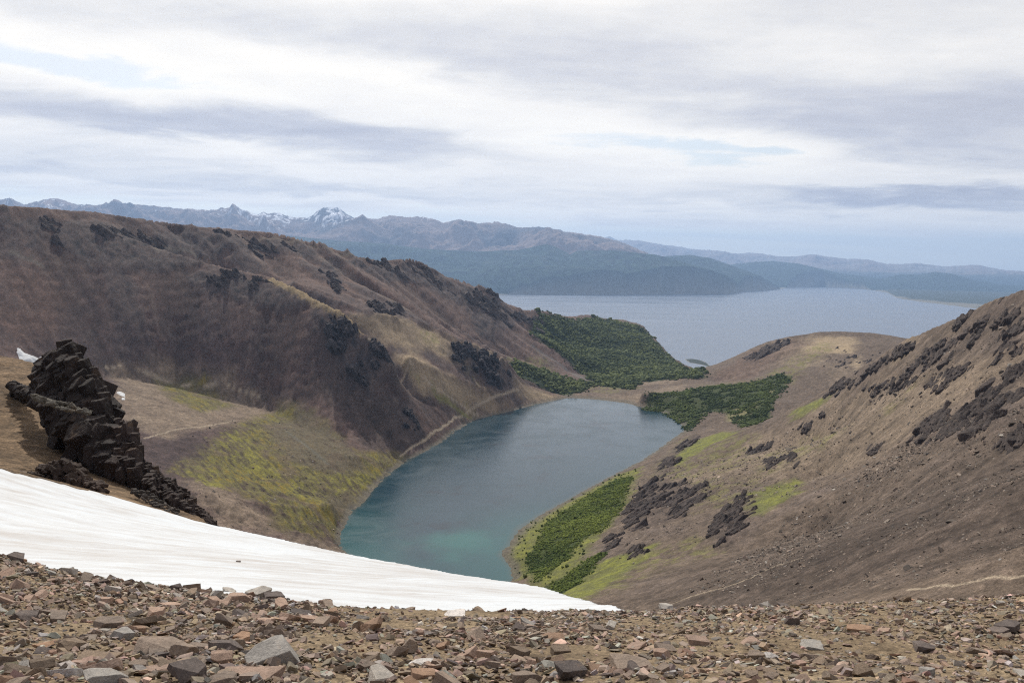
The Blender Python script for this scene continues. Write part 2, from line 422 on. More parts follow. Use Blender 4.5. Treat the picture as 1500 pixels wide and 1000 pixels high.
class Nodes:
    def __init__(s, name, world=None):
        if world: s.t = world.node_tree; s.m = world
        else:
            s.m = bpy.data.materials.new(name); s.m.use_nodes = True; s.t = s.m.node_tree
        s.t.nodes.clear()
    def n(s, typ, inputs=None, **props):
        nd = s.t.nodes.new(typ)
        for k, v in props.items(): setattr(nd, k, v)
        for k, v in (inputs or {}).items():
            if hasattr(v, 'is_output') or isinstance(v, bpy.types.NodeSocket): s.t.links.new(v, nd.inputs[k])
            else: nd.inputs[k].default_value = v
        return nd
    def math(s, op, a, b=0.0, c=0.0, clamp=False):
        nd = s.n('ShaderNodeMath', {0: a, 1: b, 2: c}, operation=op, use_clamp=clamp); return nd.outputs[0]
    def vmath(s, op, a, b=(0, 0, 0)):
        nd = s.n('ShaderNodeVectorMath', {0: a, 1: b}, operation=op); return nd.outputs[0]
    def noise(s, vec, scale, detail=4, rough=.55, dist=0.0):
        return s.n('ShaderNodeTexNoise', {'Vector': vec, 'Scale': scale, 'Detail': detail, 'Roughness': rough, 'Distortion': dist}).outputs['Fac']
    def rangef(s, v, a, b, c, d, smooth=False):
        return s.n('ShaderNodeMapRange', {0: v, 1: a, 2: b, 3: c, 4: d}, interpolation_type='SMOOTHSTEP' if smooth else 'LINEAR', clamp=True).outputs[0]
    def mixc(s, f, a, b, mode='MIX'):
        nd = s.n('ShaderNodeMix', data_type='RGBA', blend_type=mode)
        for idx, v in ((0, f), (6, a), (7, b)):
            if isinstance(v, bpy.types.NodeSocket): s.t.links.new(v, nd.inputs[idx])
            else: nd.inputs[idx].default_value = v
        return nd.outputs[2]
    def out(s, surf=None, vol=None, kind='ShaderNodeOutputMaterial'):
        o = s.n(kind)
        if surf: s.t.links.new(surf, o.inputs['Surface'])
        if vol: s.t.links.new(vol, o.inputs['Volume'])

def ground_material(name, scales, amp, bump, bdist, rough=.95):
    """albedo from the ground's own colour attribute, broken up by stones at several sizes"""
    N = Nodes(name)
    pos = N.n('ShaderNodeNewGeometry').outputs['Position']
    c = N.n('ShaderNodeAttribute', attribute_name='col').outputs['Color']
    hs = None; f = None
    for i, (sc, a) in enumerate(zip(scales, amp)):
        nz = N.noise(pos, sc, 3, .65)
        k = N.rangef(nz, .3, .7, 1-a, 1+a)
        f = k if f is None else N.math('MULTIPLY', f, k)
        hs = nz if hs is None else N.math('ADD', hs, N.math('MULTIPLY', nz, .5))
    vor = N.n('ShaderNodeTexVoronoi', {'Vector': pos, 'Scale': scales[-1]*1.3, 'Randomness': 1.0})
    vv = N.n('ShaderNodeSeparateColor', {0: vor.outputs['Color']}).outputs[0]
    f = N.math('MULTIPLY', f, N.rangef(vv, 0, 1, .72, 1.28))
    cc = N.vmath('SCALE', c); N.t.links.new(f, cc.node.inputs['Scale'])
    b = N.n('ShaderNodeBump', {'Strength': bump, 'Distance': bdist, 'Height': N.math('ADD', hs, N.math('MULTIPLY', vv, .3))})
    bs = N.n('ShaderNodeBsdfPrincipled', {'Base Color': cc, 'Roughness': rough, 'Normal': b.outputs[0], 'Specular IOR Level': .15})
    N.out(bs.outputs[0])
    return N.m

# ------------------------------------------------------------------ main valley terrain
R0 = 46.0
def mix(a, b, t): return a+(np.asarray(b, np.float32)-a)*t[..., None]

def streaks(x, y):
    r = np.hypot(x, y)
    # down-slope direction for streaks of scree
    e = 6.0
    gx = (base(x+e, y)-base(x-e, y))/(2*e); gy = (base(x, y+e)-base(x, y-e))/(2*e)
    gm = np.hypot(gx, gy)+1e-6; dx, dy = gx/gm, gy/gm
    st = 0; st2 = 0; st3 = 0
    K = 9
    wx = fbm(x, y, 60, 2, .5, 8)*9; wy = fbm(y, x, 60, 2, .5, 8)*9
    for k in range(-K, K+1):
        w = 1-abs(k)/(K+1)
        st = st+w*wnoise((x+wx+dx*k*9)/3.2, (y+wy+dy*k*9)/3.2)
        st2 = st2+w*wnoise((x+wx+dx*k*26)/13+50, (y+wy+dy*k*26)/13+80)
        st3 = st3+w*wnoise((x+2*wx+dx*k*30)/44+11, (y+2*wy+dy*k*30)/44+23)
    st, st2, st3 = st/1.2, st2/1.2, st3/1.35
    steep = sstep(.18, .45, gm)*sstep(100, 400, r)
    left = sstep(60, -120, x-(y-900)*.16)
    ribs = left*sstep(1450, 1800, r)*sstep(3600, 3000, r)*steep
    return gm, st, st2, st3, steep, left, ribs

def heights(x, y, rk=None, full=False):
    """height of the ground, with its relief"""
    z = base(x, y)
    r = np.hypot(x, y)
    if rk is None: rk = rockiness(x, y)*sstep(300, 380, r)
    far = sstep(150, 700, r)
    near = sstep(60, 140, r)
    water = np.clip((z-400)/14, 0, 1)*(z < 3000)
    lake_zone = (r < 2250) & (r > 700)
    calm = np.where(lake_zone, .12+.88*water, 1.0)*np.where(z < 4, .1, 1.0)
    lf = sstep(60, -120, x-(y-900)*.16)
    n = fbm(x, y, 230, 5, .5, 1)*(4.5+1*lf+20*sstep(2600, 3000, r))*far + fbm(x, y, 34, 4, .55, 2)*(.3+(.7+.2*lf)*far)*near
    n = n + rk*(ridged(x+.4*y, y, 46, 5, .55, 4)*6+1)*(.10+.9*lf*sstep(300, 1200, r))
    n = n + rk*ridged(x, y, 9, 4, .6, 9)*1.6*(.4+.6*far)
    n = n + fbm(x, y, 4, 3, .6, 5)*.35*near
    # moraine humps in the basin on the left
    hump = sstep(0, 1, 1-np.hypot((x+300)/330, (y-1120)/330))*1.0
    n = n + hump*(ridged((x*.8+y*.6)*1.0, (x*.6-y*.8)*.22, 15, 4, .55, 6)*2.6)
    gm, st, st2, st3, steep, left, ribs = streaks(x, y)
    z = z+n*calm+(st*(.08+.2*left)+st2*(.35+.75*left))*steep*(1-rk)+st3*(5.5*ribs*sstep(1900, 2200, r)+1.5*ribs)*sstep(410, 480, z)
    if full: return z, gm, st, st2, st3, steep, left, ribs
    return z

def build_valley():
    ni, nj = 1500, 1330
    az = np.linspace(math.radians(-48), math.radians(47), ni)
    t = np.linspace(math.log(R0), math.log(7200), nj)
    TT, AA = np.meshgrid(t, az, indexing='ij')
    r = np.exp(TT); x = (np.sin(AA)*r).ravel(); y = (np.cos(AA)*r).ravel(); r = r.ravel()
    rk = rockiness(x, y)*sstep(300, 380, r)
    z, gm, st, st2, st3, steep, left, ribs = heights(x, y, rk, True)
    slope_z = np.clip((z-400)/400, 0, 1)
    # ---- colour of the ground, parts of it with sunlight and shade put in
    c = np.empty((len(x), 3), np.float32)
    c[:] = (.128, .096, .072)
    c = mix(c, (.088, .057, .048), left*sstep(600, 900, r))  # left wall: dark reddish scree, cloud shadow also put into its colour
    c = mix(c, (.140, .095, .076), left*sstep(1960, 2100, r+.25*np.clip(x+330, 0, 400))*sstep(-950, -650, x)*.8)
    n1 = fbm(x, y, 420, 4, .55, 21); n2 = fbm(x, y, 90, 5, .6, 22); n3 = fbm(x, y, 14, 4, .65, 23)
    c = mix(c, (.125, .080, .062), np.clip(n1*1.3+.05, 0, .7)*left)
    c = mix(c, (.060, .044, .044), np.clip(-n1*1.5, 0, .75)*left)
    c = mix(c, (.105, .082, .070), np.clip(n2*1.6, 0, .6)*(1-left))
    tan = zone('tan', x, y, 25, 22)
    c = mix(c, (.220, .168, .118), tan*(.58+.17*left+.35*n2))
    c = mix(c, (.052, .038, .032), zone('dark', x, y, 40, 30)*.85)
    c = mix(c, (.085, .064, .050), zone('darkish', x, y, 70, 40)*.75)
    c = mix(c, (.125, .078, .058), zone('rust', x, y, 30, 25)*.5)
    c = c*np.clip(1+.17*st3*left*steep, .5, 1.6)[:, None]
    s = 1+(st*.085+st2*.10)*steep+n3*.42+n2*.2
    sp = wnoise(x/1.9, y/1.9)*.6+wnoise(x/4.3+9, y/4.3)*.5+wnoise(x/9.0, y/9.0+5)*.4
    s = s+sp*.34*sstep(80, 300, r)+.55*sstep(.72, .95, wnoise(x/2.6+31, y/2.6+77))*sstep(150, 400, r)*(n2 > -.1)
    c = c*np.clip(s, .4, 2.1)[:, None]
    # paler streaks running down
    c = mix(c, (.17, .13, .105), sstep(.9, 2.4, st2+.4*st)*steep*.42)
    # rocks
    rn = ridged(x, y, 18, 4, .6, 31)
    rc = mix(np.full_like(c, .06)*np.array([1.0, .80, .76], np.float32), (.105, .078, .068), sstep(.1, .8, rn))
    rc = mix(rc, (.022, .02, .02), sstep(.2, -.35, rn))
    # scattered rock bands wherever the ground is very steep
    rauto = sstep(.15, .5, ridged(x+.3*y, y, 70, 4, .6, 33)+.35*n2-.25)*sstep(.55, .95, gm)*sstep(900, 1400, r)
    rall = np.maximum(np.maximum(rk*(.35+.65*left), rauto*.45*left), .85*ribs*sstep(.6, 1.5, st3+.9*n2+.5*rn))
    c = c*(1-rall[:, None])+rc*rall[:, None]
    c = mix(c, (.34, .26, .165), zone('bench', x, y, 22, 20)*(.75+.5*n2)*(1-.6*rk))
    # grass and moss
    pn = fbm(x, y, 22, 4, .65, 41); pn2 = fbm(x, y, 7, 3, .6, 42)
    sa, sb = x*.6-y*.8, x*.8+y*.6
    pa = fbm(sb/7.0, sa/34.0, 1, 4, .6, 43)
    bas = sstep(1600, 1400, r)*sstep(40, -20, x-(y-900)*.16)
    pn = pn*(1-.75*bas)+1.1*pa*bas
    def patch(nm, colr, thr, w, soft=12, wob=10):
        nonlocal c
        m = zone(nm, x, y, soft, wob)
        m = m*sstep(thr-.2, thr+.2, pn+.5*pn2+.7*n2*bas)*w
        c = mix(c, colr, m*(1-.55*rk))
    patch('moss', (.17, .165, .05), .05, .6, 22, 18)
    patch('ochre', (.125, .105, .045), -.45, .85, 18, 16)
    patch('ochre', (.165, .16, .035), .0, .6, 14, 12)
    patch('ochre', (.215, .150, .026), .28, .8, 14, 12)
    patch('ochre', (.055, .048, .026), -9, 0, 14, 12)
    c = c*(1-.35*sstep(.05, .3, -pa)*zone('ochre', x, y, 14, 12))[:, None]
    patch('bright', (.21, .205, .04), .25, .7)
    patch('grey', (.118, .095, .068), -.25, .8)
    patch('ochre', (.10, .075, .05), .12, .0, 14, 12)
    c = mix(c, (.125, .092, .060), sstep(.05, .35, fbm(x+40, y, 45, 4, .6, 44))*zone('ochre', x, y, 14, 12)*.7)
    patch('lush', (.130, .135, .042), -.7, .9, 10, 9)
    patch('lush', (.20, .205, .038), .08, .7, 10, 9)
    patch('forest', (.03, .042, .016), -2, 1, 8, 6)
    patch('bush', (.034, .05, .012), -2, .9, 6, 6)
    patch('gap', (.20, .18, .09), -2, .9, 8, 6)
    # green fingers of basin grass near the lake foot
    # paths
    for tr in TRAILS:
        mn, mx = tr.min(0)-12, tr.max(0)+12
        k = (x > mn[0]) & (x < mx[0]) & (y > mn[1]) & (y < mx[1])
        if not k.any(): continue
        wd = .5+.0008*r[k]
        d = ldist(x[k]+2*pn[k], y[k]+2*pn[k], tr)
        m = np.zeros(len(x), np.float32); m[k] = sstep(wd*1.5, wd*.5, d)
        c = mix(c, (.34, .275, .20), m*.9)
    for ln_, wd, cl in CRESTS:
        mn, mx = ln_.min(0)-60, ln_.max(0)+60
        k = (x > mn[0]) & (x < mx[0]) & (y > mn[1]) & (y < mx[1])
        d = ldist(x[k], y[k], ln_)+wd*.8*pn2[k]
        m = np.zeros(len(x), np.float32); m[k] = sstep(wd, wd*.35, d)
        c = mix(c, cl, m*.8)
    # pale rim of stones at the lake
    rim = sstep(405.5, 401.5, z)*(r < 2200)*(r > 700)*(z > 398)
    c = mix(c, (.13, .115, .09), rim*.8)
    # brown shoulder in the near left
    nr = sstep(330, 200, r)*sstep(30, -20, x)
    c = mix(c, (.155, .105, .062), nr*.95*(1-rk))
    c = c*(1+(fbm(x, y, 5, 4, .7, 51)*.9*nr)[:, None])
    # river flat channel side strip
    c = np.clip(c, .008, .8)
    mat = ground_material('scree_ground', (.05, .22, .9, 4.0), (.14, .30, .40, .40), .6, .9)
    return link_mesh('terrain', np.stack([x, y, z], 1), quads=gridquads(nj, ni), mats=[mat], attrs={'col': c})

terrain = tag(build_valley(), kind='structure', label='brown scree valley slopes around the lake')

# ------------------------------------------------------------------ water
def water_material(name, base_c, rough, sc, strength, dist, lake=False):
    N = Nodes(name)
    pos = N.n('ShaderNodeNewGeometry').outputs['Position']
    if lake:
        col = N.n('ShaderNodeAttribute', attribute_name='col').outputs['Color']
        n = N.math('ADD', N.noise(pos, .5, 3, .6), N.math('MULTIPLY', N.noise(pos, 2.2, 2, .6), .5))
        rg = N.rangef(N.noise(pos, .012, 5, .65, 1.0), .38, .62, rough*.6, rough*1.7)
    else:
        mp = N.n('ShaderNodeMapping', {'Vector': pos, 'Rotation': (0, 0, .12), 'Scale': (.15, 1, 1)}).outputs[0]
        st = N.noise(mp, .0022, 6, .65)
        col = N.mixc(N.rangef(st, .35, .65, 0, 1), base_c, (base_c[0]*1.6, base_c[1]*1.55, base_c[2]*1.5, 1))
        n = N.math('ADD', N.noise(pos, .03, 3, .6), N.math('MULTIPLY', st, 3.0))
        rg = N.rangef(st, .35, .65, rough*.8, rough*1.3)
    b = N.n('ShaderNodeBump', {'Strength': strength, 'Distance': dist, 'Height': n})
    bs = N.n('ShaderNodeBsdfPrincipled', {'Base Color': col, 'Roughness': rg, 'IOR': 1.33, 'Normal': b.outputs[0]})
    N.out(bs.outputs[0])
    return N.m

def build_lake():
    lk = np.array([p[:2] for p in LAKE])
    gx = np.linspace(lk[:, 0].min()-40, lk[:, 0].max()+40, 220); gy = np.linspace(lk[:, 1].min()-40, lk[:, 1].max()+40, 420)
    Y, X = np.meshgrid(gy, gx, indexing='ij'); x, y = X.ravel(), Y.ravel()
    d = sdist(x, y, lk)
    quads = gridquads(420, 220)
    keep = (d[quads] > -16).all(1)
    n = fbm(x, y, 70, 4, .6, 61)
    deep = np.array([.012, .036, .052], np.float32); c = np.tile(deep, (len(x), 1))
    nearend = sstep(1250, 980, y)
    c = mix(c, (.014, .080, .082), sstep(120, 10, d+40*n)*(.10+.9*nearend)*.8)
    blob = sstep(1, 0, np.hypot((x+60)/75, (y-1010)/75)+.8*n)
    c = mix(c, (.02, .125, .108), blob*.6)
    c = mix(c, (.06, .07, .055), sstep(10, 0, d+4*n)*.6)
    c = mix(c, (.008, .014, .022), sstep(.15, .4, n)*.6*sstep(50, 110, d))
    o = link_mesh('lake', np.stack([x, y, np.full_like(x, 400.0)], 1), quads=quads[keep],
                  mats=[water_material('lake_water', (.02, .05, .06, 1), .14, 1, .5, .22, True)], attrs={'col': c})
    return tag(o, kind='structure', label='dark blue and turquoise mountain lake')
lake = build_lake()

def build_sea():
    x = np.array([-39000, 39000, 39000, -39000.]); y = np.array([2600, 2600, 60000, 60000.])
    o = link_mesh('sea', np.stack([x, y, np.zeros(4)], 1), quads=[[0, 1, 2, 3]], mats=[water_material('channel_water', (.095, .115, .15, 1), .32, 1, .5, 3.0)])
    return tag(o, kind='structure', label='pale blue grey sea channel')
sea = build_sea()

# ------------------------------------------------------------------ far mountains
def build_far():
    ni, nj = 1500, 620
    az = np.linspace(math.radians(-42), math.radians(38), ni)
    t = np.linspace(math.log(12800), math.log(56000), nj)
    TT, AA = np.meshgrid(t, az, indexing='ij'); r = np.exp(TT)
    x = np.sin(AA)*r; y = np.cos(AA)*r
    def prof(pts, rr):
        P_ = [P(u, v, rr(u) if callable(rr) else rr) for u, v in pts]
        a = np.array([math.atan2(p[0], p[1]) for p in P_]); zz = np.array([p[2] for p in P_]); rs = np.array([math.hypot(p[0], p[1]) for p in P_])
        return np.interp(az, a, zz, left=-400, right=-400), np.interp(az, a, rs)
    coast = [(-300, 431), (0, 431), (700, 432), (900, 432), (1020, 431), (1060, 431), (1090, 427), (1140, 424), (1160, 421), (1200, 420), (1262, 423), (1300, 429), (1312, 436), (1340, 441), (1400, 448), (1440, 454), (1500, 460), (1700, 470)]
    cp = [Lk(u, v, 0) for u, v in coast]
    rc = np.interp(az, [math.atan2(p[0], p[1]) for p in cp], [math.hypot(p[0], p[1]) for p in cp])[None]
    d = r-rc+400*fbm(x, y, 1600, 4, .6, 70)
    low = np.clip(d/350, -1, 1)*9+np.clip(d-600, 0, 4000)*.012
    z = np.where(d > 0, low, d*.05)
    z = np.maximum(z, -25)
    rn = ridged(x, y, 3600, 6, .52, 71); rn2 = fbm(x, y, 1300, 5, .55, 72)
    typ = np.zeros_like(z)              # 0 low, 1 forest hill, 2 bare mountain, 3 far pale
    def layer(pts, rr, wf, wb, p, k, tp, rough, jag=0.0):
        nonlocal z, typ
        zs, rs = prof(pts, rr)
        zs = zs+jag*(tp >= 2)*fbm(az*1000/6.0, az*0+3.3, 1, 4, .6, 90+k)*(zs > 0)
        dd = r-rs[None]
        w = np.where(dd < 0, wf, wb)
        s = np.clip(1-np.abs(dd)/w, 0, 1)
        edge = sstep(0, .3, 1-s)
        h = zs[None]*(s**p)+rough*(1.25+.12*(tp == 2))*(rn-.2)*edge*s*zs[None]
        m = (h > z) & (zs[None] > 0) & (s > .01) & (d > 0)
        z = np.where(m, h, z); typ = np.where(m, tp, typ)
    layer([(860, 352), (880, 349), (893, 346), (905, 351), (940, 352), (985, 360), (1020, 365), (1050, 367), (1080, 371), (1110, 370), (1140, 375), (1165, 376), (1190, 372), (1230, 378), (1270, 380), (1300, 387), (1340, 385), (1380, 390), (1430, 388), (1470, 395), (1500, 397), (1700, 400), (2100, 395)], 50000, 9000, 5000, 1.0, 1, 3, .35, 60)
    layer([(-300, 300), (0, 291), (15, 289), (35, 299), (45, 297), (75, 289), (85, 289), (112, 299), (140, 299), (172, 296), (200, 300), (230, 301), (262, 305), (310, 308), (330, 307), (336, 308), (341, 303), (346, 305), (353, 309), (361, 307), (369, 312), (378, 313), (386, 309), (393, 313), (402, 310), (410, 311), (418, 315), (430, 317), (450, 318), (459, 314), (465, 308), (472, 304), (480, 303), (490, 302.5), (498, 304), (510, 314), (520, 319), (552, 320), (573, 314), (590, 318), (620, 317), (640, 322), (650, 326), (672, 320), (700, 327), (730, 325), (760, 333), (800, 332), (830, 339), (865, 344), (900, 351), (930, 363), (955, 375), (1000, 388), (1060, 402), (1100, 420)],
          lambda u: 28500 if u < 560 else 27500-(u-560)*6, 5600, 4000, 1.05, 2, 2, .42, 45)
    layer([(350, 360), (400, 345), (430, 347), (460, 340), (490, 330), (510, 322), (524, 318), (531, 314), (537, 319), (560, 333), (590, 346), (620, 360), (650, 372)], 25500, 2400, 2400, .95, 3, 2, .25, 30)
    layer([(560, 340), (600, 332), (615, 333), (640, 344), (675, 361), (690, 370)], 26000, 2200, 2000, .95, 4, 2, .25, 30)
    layer([(-300, 345), (0, 330), (100, 316), (250, 330), (330, 335), (420, 345), (500, 353), (560, 356), (620, 364), (700, 368), (760, 366), (800, 357), (812, 360), (835, 372), (845, 367), (900, 366), (960, 373), (1000, 383), (1040, 395), (1090, 405), (1150, 417)], 23000, 3000, 1500, .8, 5, 1, .25, 25)
    layer([(-300, 415), (400, 410), (560, 408), (620, 398), (700, 390), (780, 388), (850, 390), (900, 395), (950, 408), (1010, 418), (1060, 430)], 20900, 1500, 1500, .7, 6, 1, .3, 15)
    layer([(930, 385), (975, 375), (1010, 373), (1040, 378), (1075, 390), (1120, 406), (1160, 418)], 28000, 3500, 2500, .8, 7, 1, .25, 25)
    layer([(1040, 392), (1080, 386), (1130, 382), (1170, 386), (1230, 400), (1290, 408), (1320, 402), (1345, 402), (1370, 398), (1395, 401), (1430, 411), (1470, 417), (1550, 421), (1700, 425)], 37000, 5000, 3000, .8, 8, 1, .3, 20)
    z = z+rn2*np.where(typ == 1, 34, np.where(typ >= 2, 55, 3))*(z > 20)*np.clip(z/300, 0, 1)*.7
    x, y, z, typ, dl = x.ravel(), y.ravel(), z.ravel(), typ.ravel(), d.ravel()
    n = fbm(x, y, 2500, 5, .6, 73); nf = fbm(x, y, 500, 4, .6, 74)
    c = np.empty((len(x), 3), np.float32); c[:] = (.20, .18, .13)
    c = mix(c, (.032, .045, .026), ((typ == 0)*sstep(500, 1500, dl+2500*n)).astype(np.float32)*.85)
    tree = 560+260*n+120*nf
    fo = np.full_like(c, 0)+np.array([.024, .040, .026], np.float32)
    fo = mix(fo, (.085, .085, .055), sstep(.2, .5, nf+.4*n)*.35)
    fo = fo*np.clip(1+1.5*fbm(x, y, 180, 3, .6, 77), .4, 1.8)[:, None]
    br = np.full_like(c, 0)+np.array([.23, .175, .155], np.float32)
    br = mix(br, (.085, .08, .085), sstep(-.05, .4, n))
    br = mix(br, (.12, .12, .08), sstep(tree+350, tree+50, z)*.5)
    is1 = (typ == 1).astype(np.float32); is2 = (typ >= 2).astype(np.float32)
    up = sstep(tree, tree+120, z)
    c = mix(c, (0, 0, 0), is1)+fo*is1[:, None]
    m2 = is2*up; c = c*(1-m2[:, None])+br*m2[:, None]
    m3 = is2*(1-up); c = c*(1-m3[:, None])+fo*m3[:, None]
    # snow on the high tops: strong on the white cluster in the middle left
    a = np.arctan2(x, y); uu = 750+F_PX*np.tan(a)
    clus = np.exp(-((uu-400)/55)**2)+.9*np.exp(-((uu-487)/28)**2)+.25*np.exp(-((uu-340)/16)**2)+.35*np.exp(-((uu-640)/30)**2)+.3*np.exp(-((uu-745)/30)**2)+.35*np.exp(-((uu-80)/25)**2)
    sn = sstep(.34, .46, ridged(x, y, 420, 5, .65, 75)*.75+clus*.34-.2-.35*sstep(2300, 1500, z))*(z > 1250)*(typ == 2)
    c = mix(c, (.8, .82, .86), sn.astype(np.float32))
    far = (typ == 3).astype(np.float32)
    c = mix(c, (.3, .28, .27), far*sstep(300, 900, z)*(.5+.5*np.clip(n*2, -1, 1)))
    N = Nodes('far_range')
    pos = N.n('ShaderNodeNewGeometry').outputs['Position']
    cc = N.n('ShaderNodeAttribute', attribute_name='col').outputs['Color']
    nz = N.noise(pos, .006, 5, .65)
    sc = N.vmath('SCALE', cc); N.t.links.new(N.rangef(nz, .3, .7, .72, 1.28), sc.node.inputs['Scale'])
    b = N.n('ShaderNodeBump', {'Strength': .6, 'Distance': 60, 'Height': nz})
    N.out(N.n('ShaderNodeBsdfPrincipled', {'Base Color': sc, 'Roughness': 1.0, 'Specular IOR Level': 0.05, 'Normal': b.outputs[0]}).outputs[0])
    o = link_mesh('mountains', np.stack([x, y, z], 1), quads=gridquads(nj, ni), mats=[N.m], attrs={'col': c})
    return tag(o, kind='structure', label='blue hazy mountain ranges beyond the sea channel')
build_far()

# ------------------------------------------------------------------ near ground
def near_relief(x, y):
    r = np.hypot(x, y)
    f = sstep(44, 30, r)*(.35+.65*sstep(24, 19, r))
    return (fbm(x, y, 2.6, 5, .55, 81)*.16+fbm(x, y, .35, 3, .6, 82)*.03)*f

def near_z(x, y): return base(x, y)+near_relief(x, y)

def build_near():
    ni, nj = 1000, 760
    az = np.linspace(math.radians(-50), math.radians(50), ni); t = np.linspace(math.log(2.4), math.log(R0), nj)
    TT, AA = np.meshgrid(t, az, indexing='ij'); r = np.exp(TT); x = (np.sin(AA)*r).ravel(); y = (np.cos(AA)*r).ravel()
    z = near_z(x, y)
    n = fbm(x, y, 1.6, 5, .6, 83); n2 = fbm(x, y, .12, 3, .6, 84)
    c = np.empty((len(x), 3), np.float32); c[:] = (.20, .148, .092)
    c = mix(c, (.235, .18, .115), np.clip(n*2, 0, 1)*.7); c = mix(c, (.10, .072, .046), np.clip(-n*2, 0, 1)*.7)
    c = c*(1+.7*n2)[:, None]
    mat = ground_material('gritty_soil', (1.5, 9, 38), (.12, .25, .3), .9, .035)
    o = link_mesh('ground', np.stack([x, y, z], 1), quads=gridquads(nj, ni), mats=[mat], attrs={'col': c})
    return tag(o, kind='structure', label='gritty brown soil between the stones at the top of the pass')
build_near()

# ------------------------------------------------------------------ snow
def build_snow():
    def rad(pts):
        a = [math.atan2(P(u, v, r)[0], P(u, v, r)[1]) for u, v, r in pts]
        return a, [p[2] for p in pts]
    a0, r0 = rad(CR); a1, r1 = rad(SE)
    ni, nj = 900, 420
    az = np.linspace(math.radians(-48), a1[-1]+.006, ni)
    rin = np.interp(az, a0, r0)+.9; rout = np.interp(az, a1, r1)*1.13
    # ends in a point where the two edges meet
    s = np.linspace(0, 1, nj)[:, None]
    r = rin[None]*(1-s)+rout[None]*s
    x = np.sin(az)[None]*r; y = np.cos(az)[None]*r
    redge = np.interp(az, a1, r1)[None]*1.0
    a312 = a1[5]
    soil = sstep(a312+.02, a312-.02, az)[None]          # where it lies against soil
    wob = fbm(x, y, 5, 4, .6, 85)
    t_in = sstep(0, 1.6, r-rin[None])
    t_soil = sstep(1.2, -1.6, r-redge+wob*2.2)
    t = .13*(t_in*(1-soil)+t_in*t_soil*soil)-.12*(1-t_soil)*soil-.02
    z = base(x, y)+t+(fbm(x, y*2, 9, 4, .5, 86)*.14+fbm(x*.8+y*.4, y*1.3, .9, 3, .55, 87)*.045)*t_in*(1-.6*(r > redge*.97))
    # long low ripples blown and melted into the surface
    q = (y*.8+x*.42)
    z = z+.05*t_in*fbm(q, x*.12, 1.6, 3, .5, 88)
    x, y, z = x.ravel(), y.ravel(), z.ravel()
    N = Nodes('old_snow')
    pos = N.n('ShaderNodeNewGeometry').outputs['Position']
    mp = N.n('ShaderNodeMapping', {'Vector': pos, 'Rotation': (0, 0, .5), 'Scale': (.25, 1.6, 1)}).outputs[0]
    st = N.noise(mp, .8, 6, .65); fine = N.noise(pos, 14, 4, .7); big = N.noise(pos, .12, 4, .6)
    lowleft = N.rangef(N.math('ADD', N.math('MULTIPLY', big, .6), N.math('MULTIPLY', st, .8)), .62, .95, 0, 1)
    c = N.mixc(lowleft, (.56, .585, .60, 1), (.40, .375, .35, 1))
    c = N.mixc(N.rangef(st, .30, .42, .35, 0), c, (.49, .555, .60, 1))
    c = N.mixc(N.rangef(fine, .60, .70, 0, .6), c, (.30, .26, .23, 1))
    b = N.n('ShaderNodeBump', {'Strength': .5, 'Distance': .05, 'Height': N.math('ADD', st, N.math('MULTIPLY', fine, .35))})
    bs = N.n('ShaderNodeBsdfPrincipled', {'Base Color': c, 'Roughness': .7, 'Normal': b.outputs[0], 'Specular IOR Level': .2})
    N.out(bs.outputs[0])
    o = link_mesh('snow_field', np.stack([x, y, z], 1), quads=gridquads(nj, ni), mats=[N.m])
    tag(o, kind='structure', label='white snow field sloping below the stony crest')
    return N.m
snow_mat = build_snow()

def snow_patch(pts, label, lift):
    pg = poly(pts, 350.0)
    x0, y0 = pg.min(0)-6; x1, y1 = pg.max(0)+6
    n = 70
    gx, gy = np.linspace(x0, x1, n), np.linspace(y0, y1, n)
    Y, X = np.meshgrid(gy, gx, indexing='ij'); x, y = X.ravel(), Y.ravel()
    d = sdist(x, y, pg)+1.2*fbm(x, y, 6, 3, .6, 88)
    z = heights(x, y)+np.clip(d*.4, -1, lift)
    q = gridquads(n, n); keep = (d[q] > -2.5).all(1)
    q = q[keep]; used = np.unique(q); m = np.zeros(n*n, int); m[used] = np.arange(len(used))
    o = link_mesh('snow_patch', np.stack([x, y, z], 1)[used], quads=m[q], mats=[snow_mat])
    tag(o, label, 'snow patch', 'small snow patches on the left slope')
snow_patch([(24, 508), (30, 509), (36, 514), (44, 517), (56, 519), (70, 518), (72, 524), (64, 530), (30, 530)], 'crescent shaped white snow patch behind the top of the brown shoulder beside the black crag', 2.5)
snow_patch([(170, 573), (174, 571), (183, 574), (183, 579), (177, 577)], 'small white snow patch to the right of the black crag, on the far scree', 1.2)
snow_patch([(178, 581), (183, 581), (183, 584), (179, 584)], 'tiny fleck of snow just beneath the small white snow patch', .8)

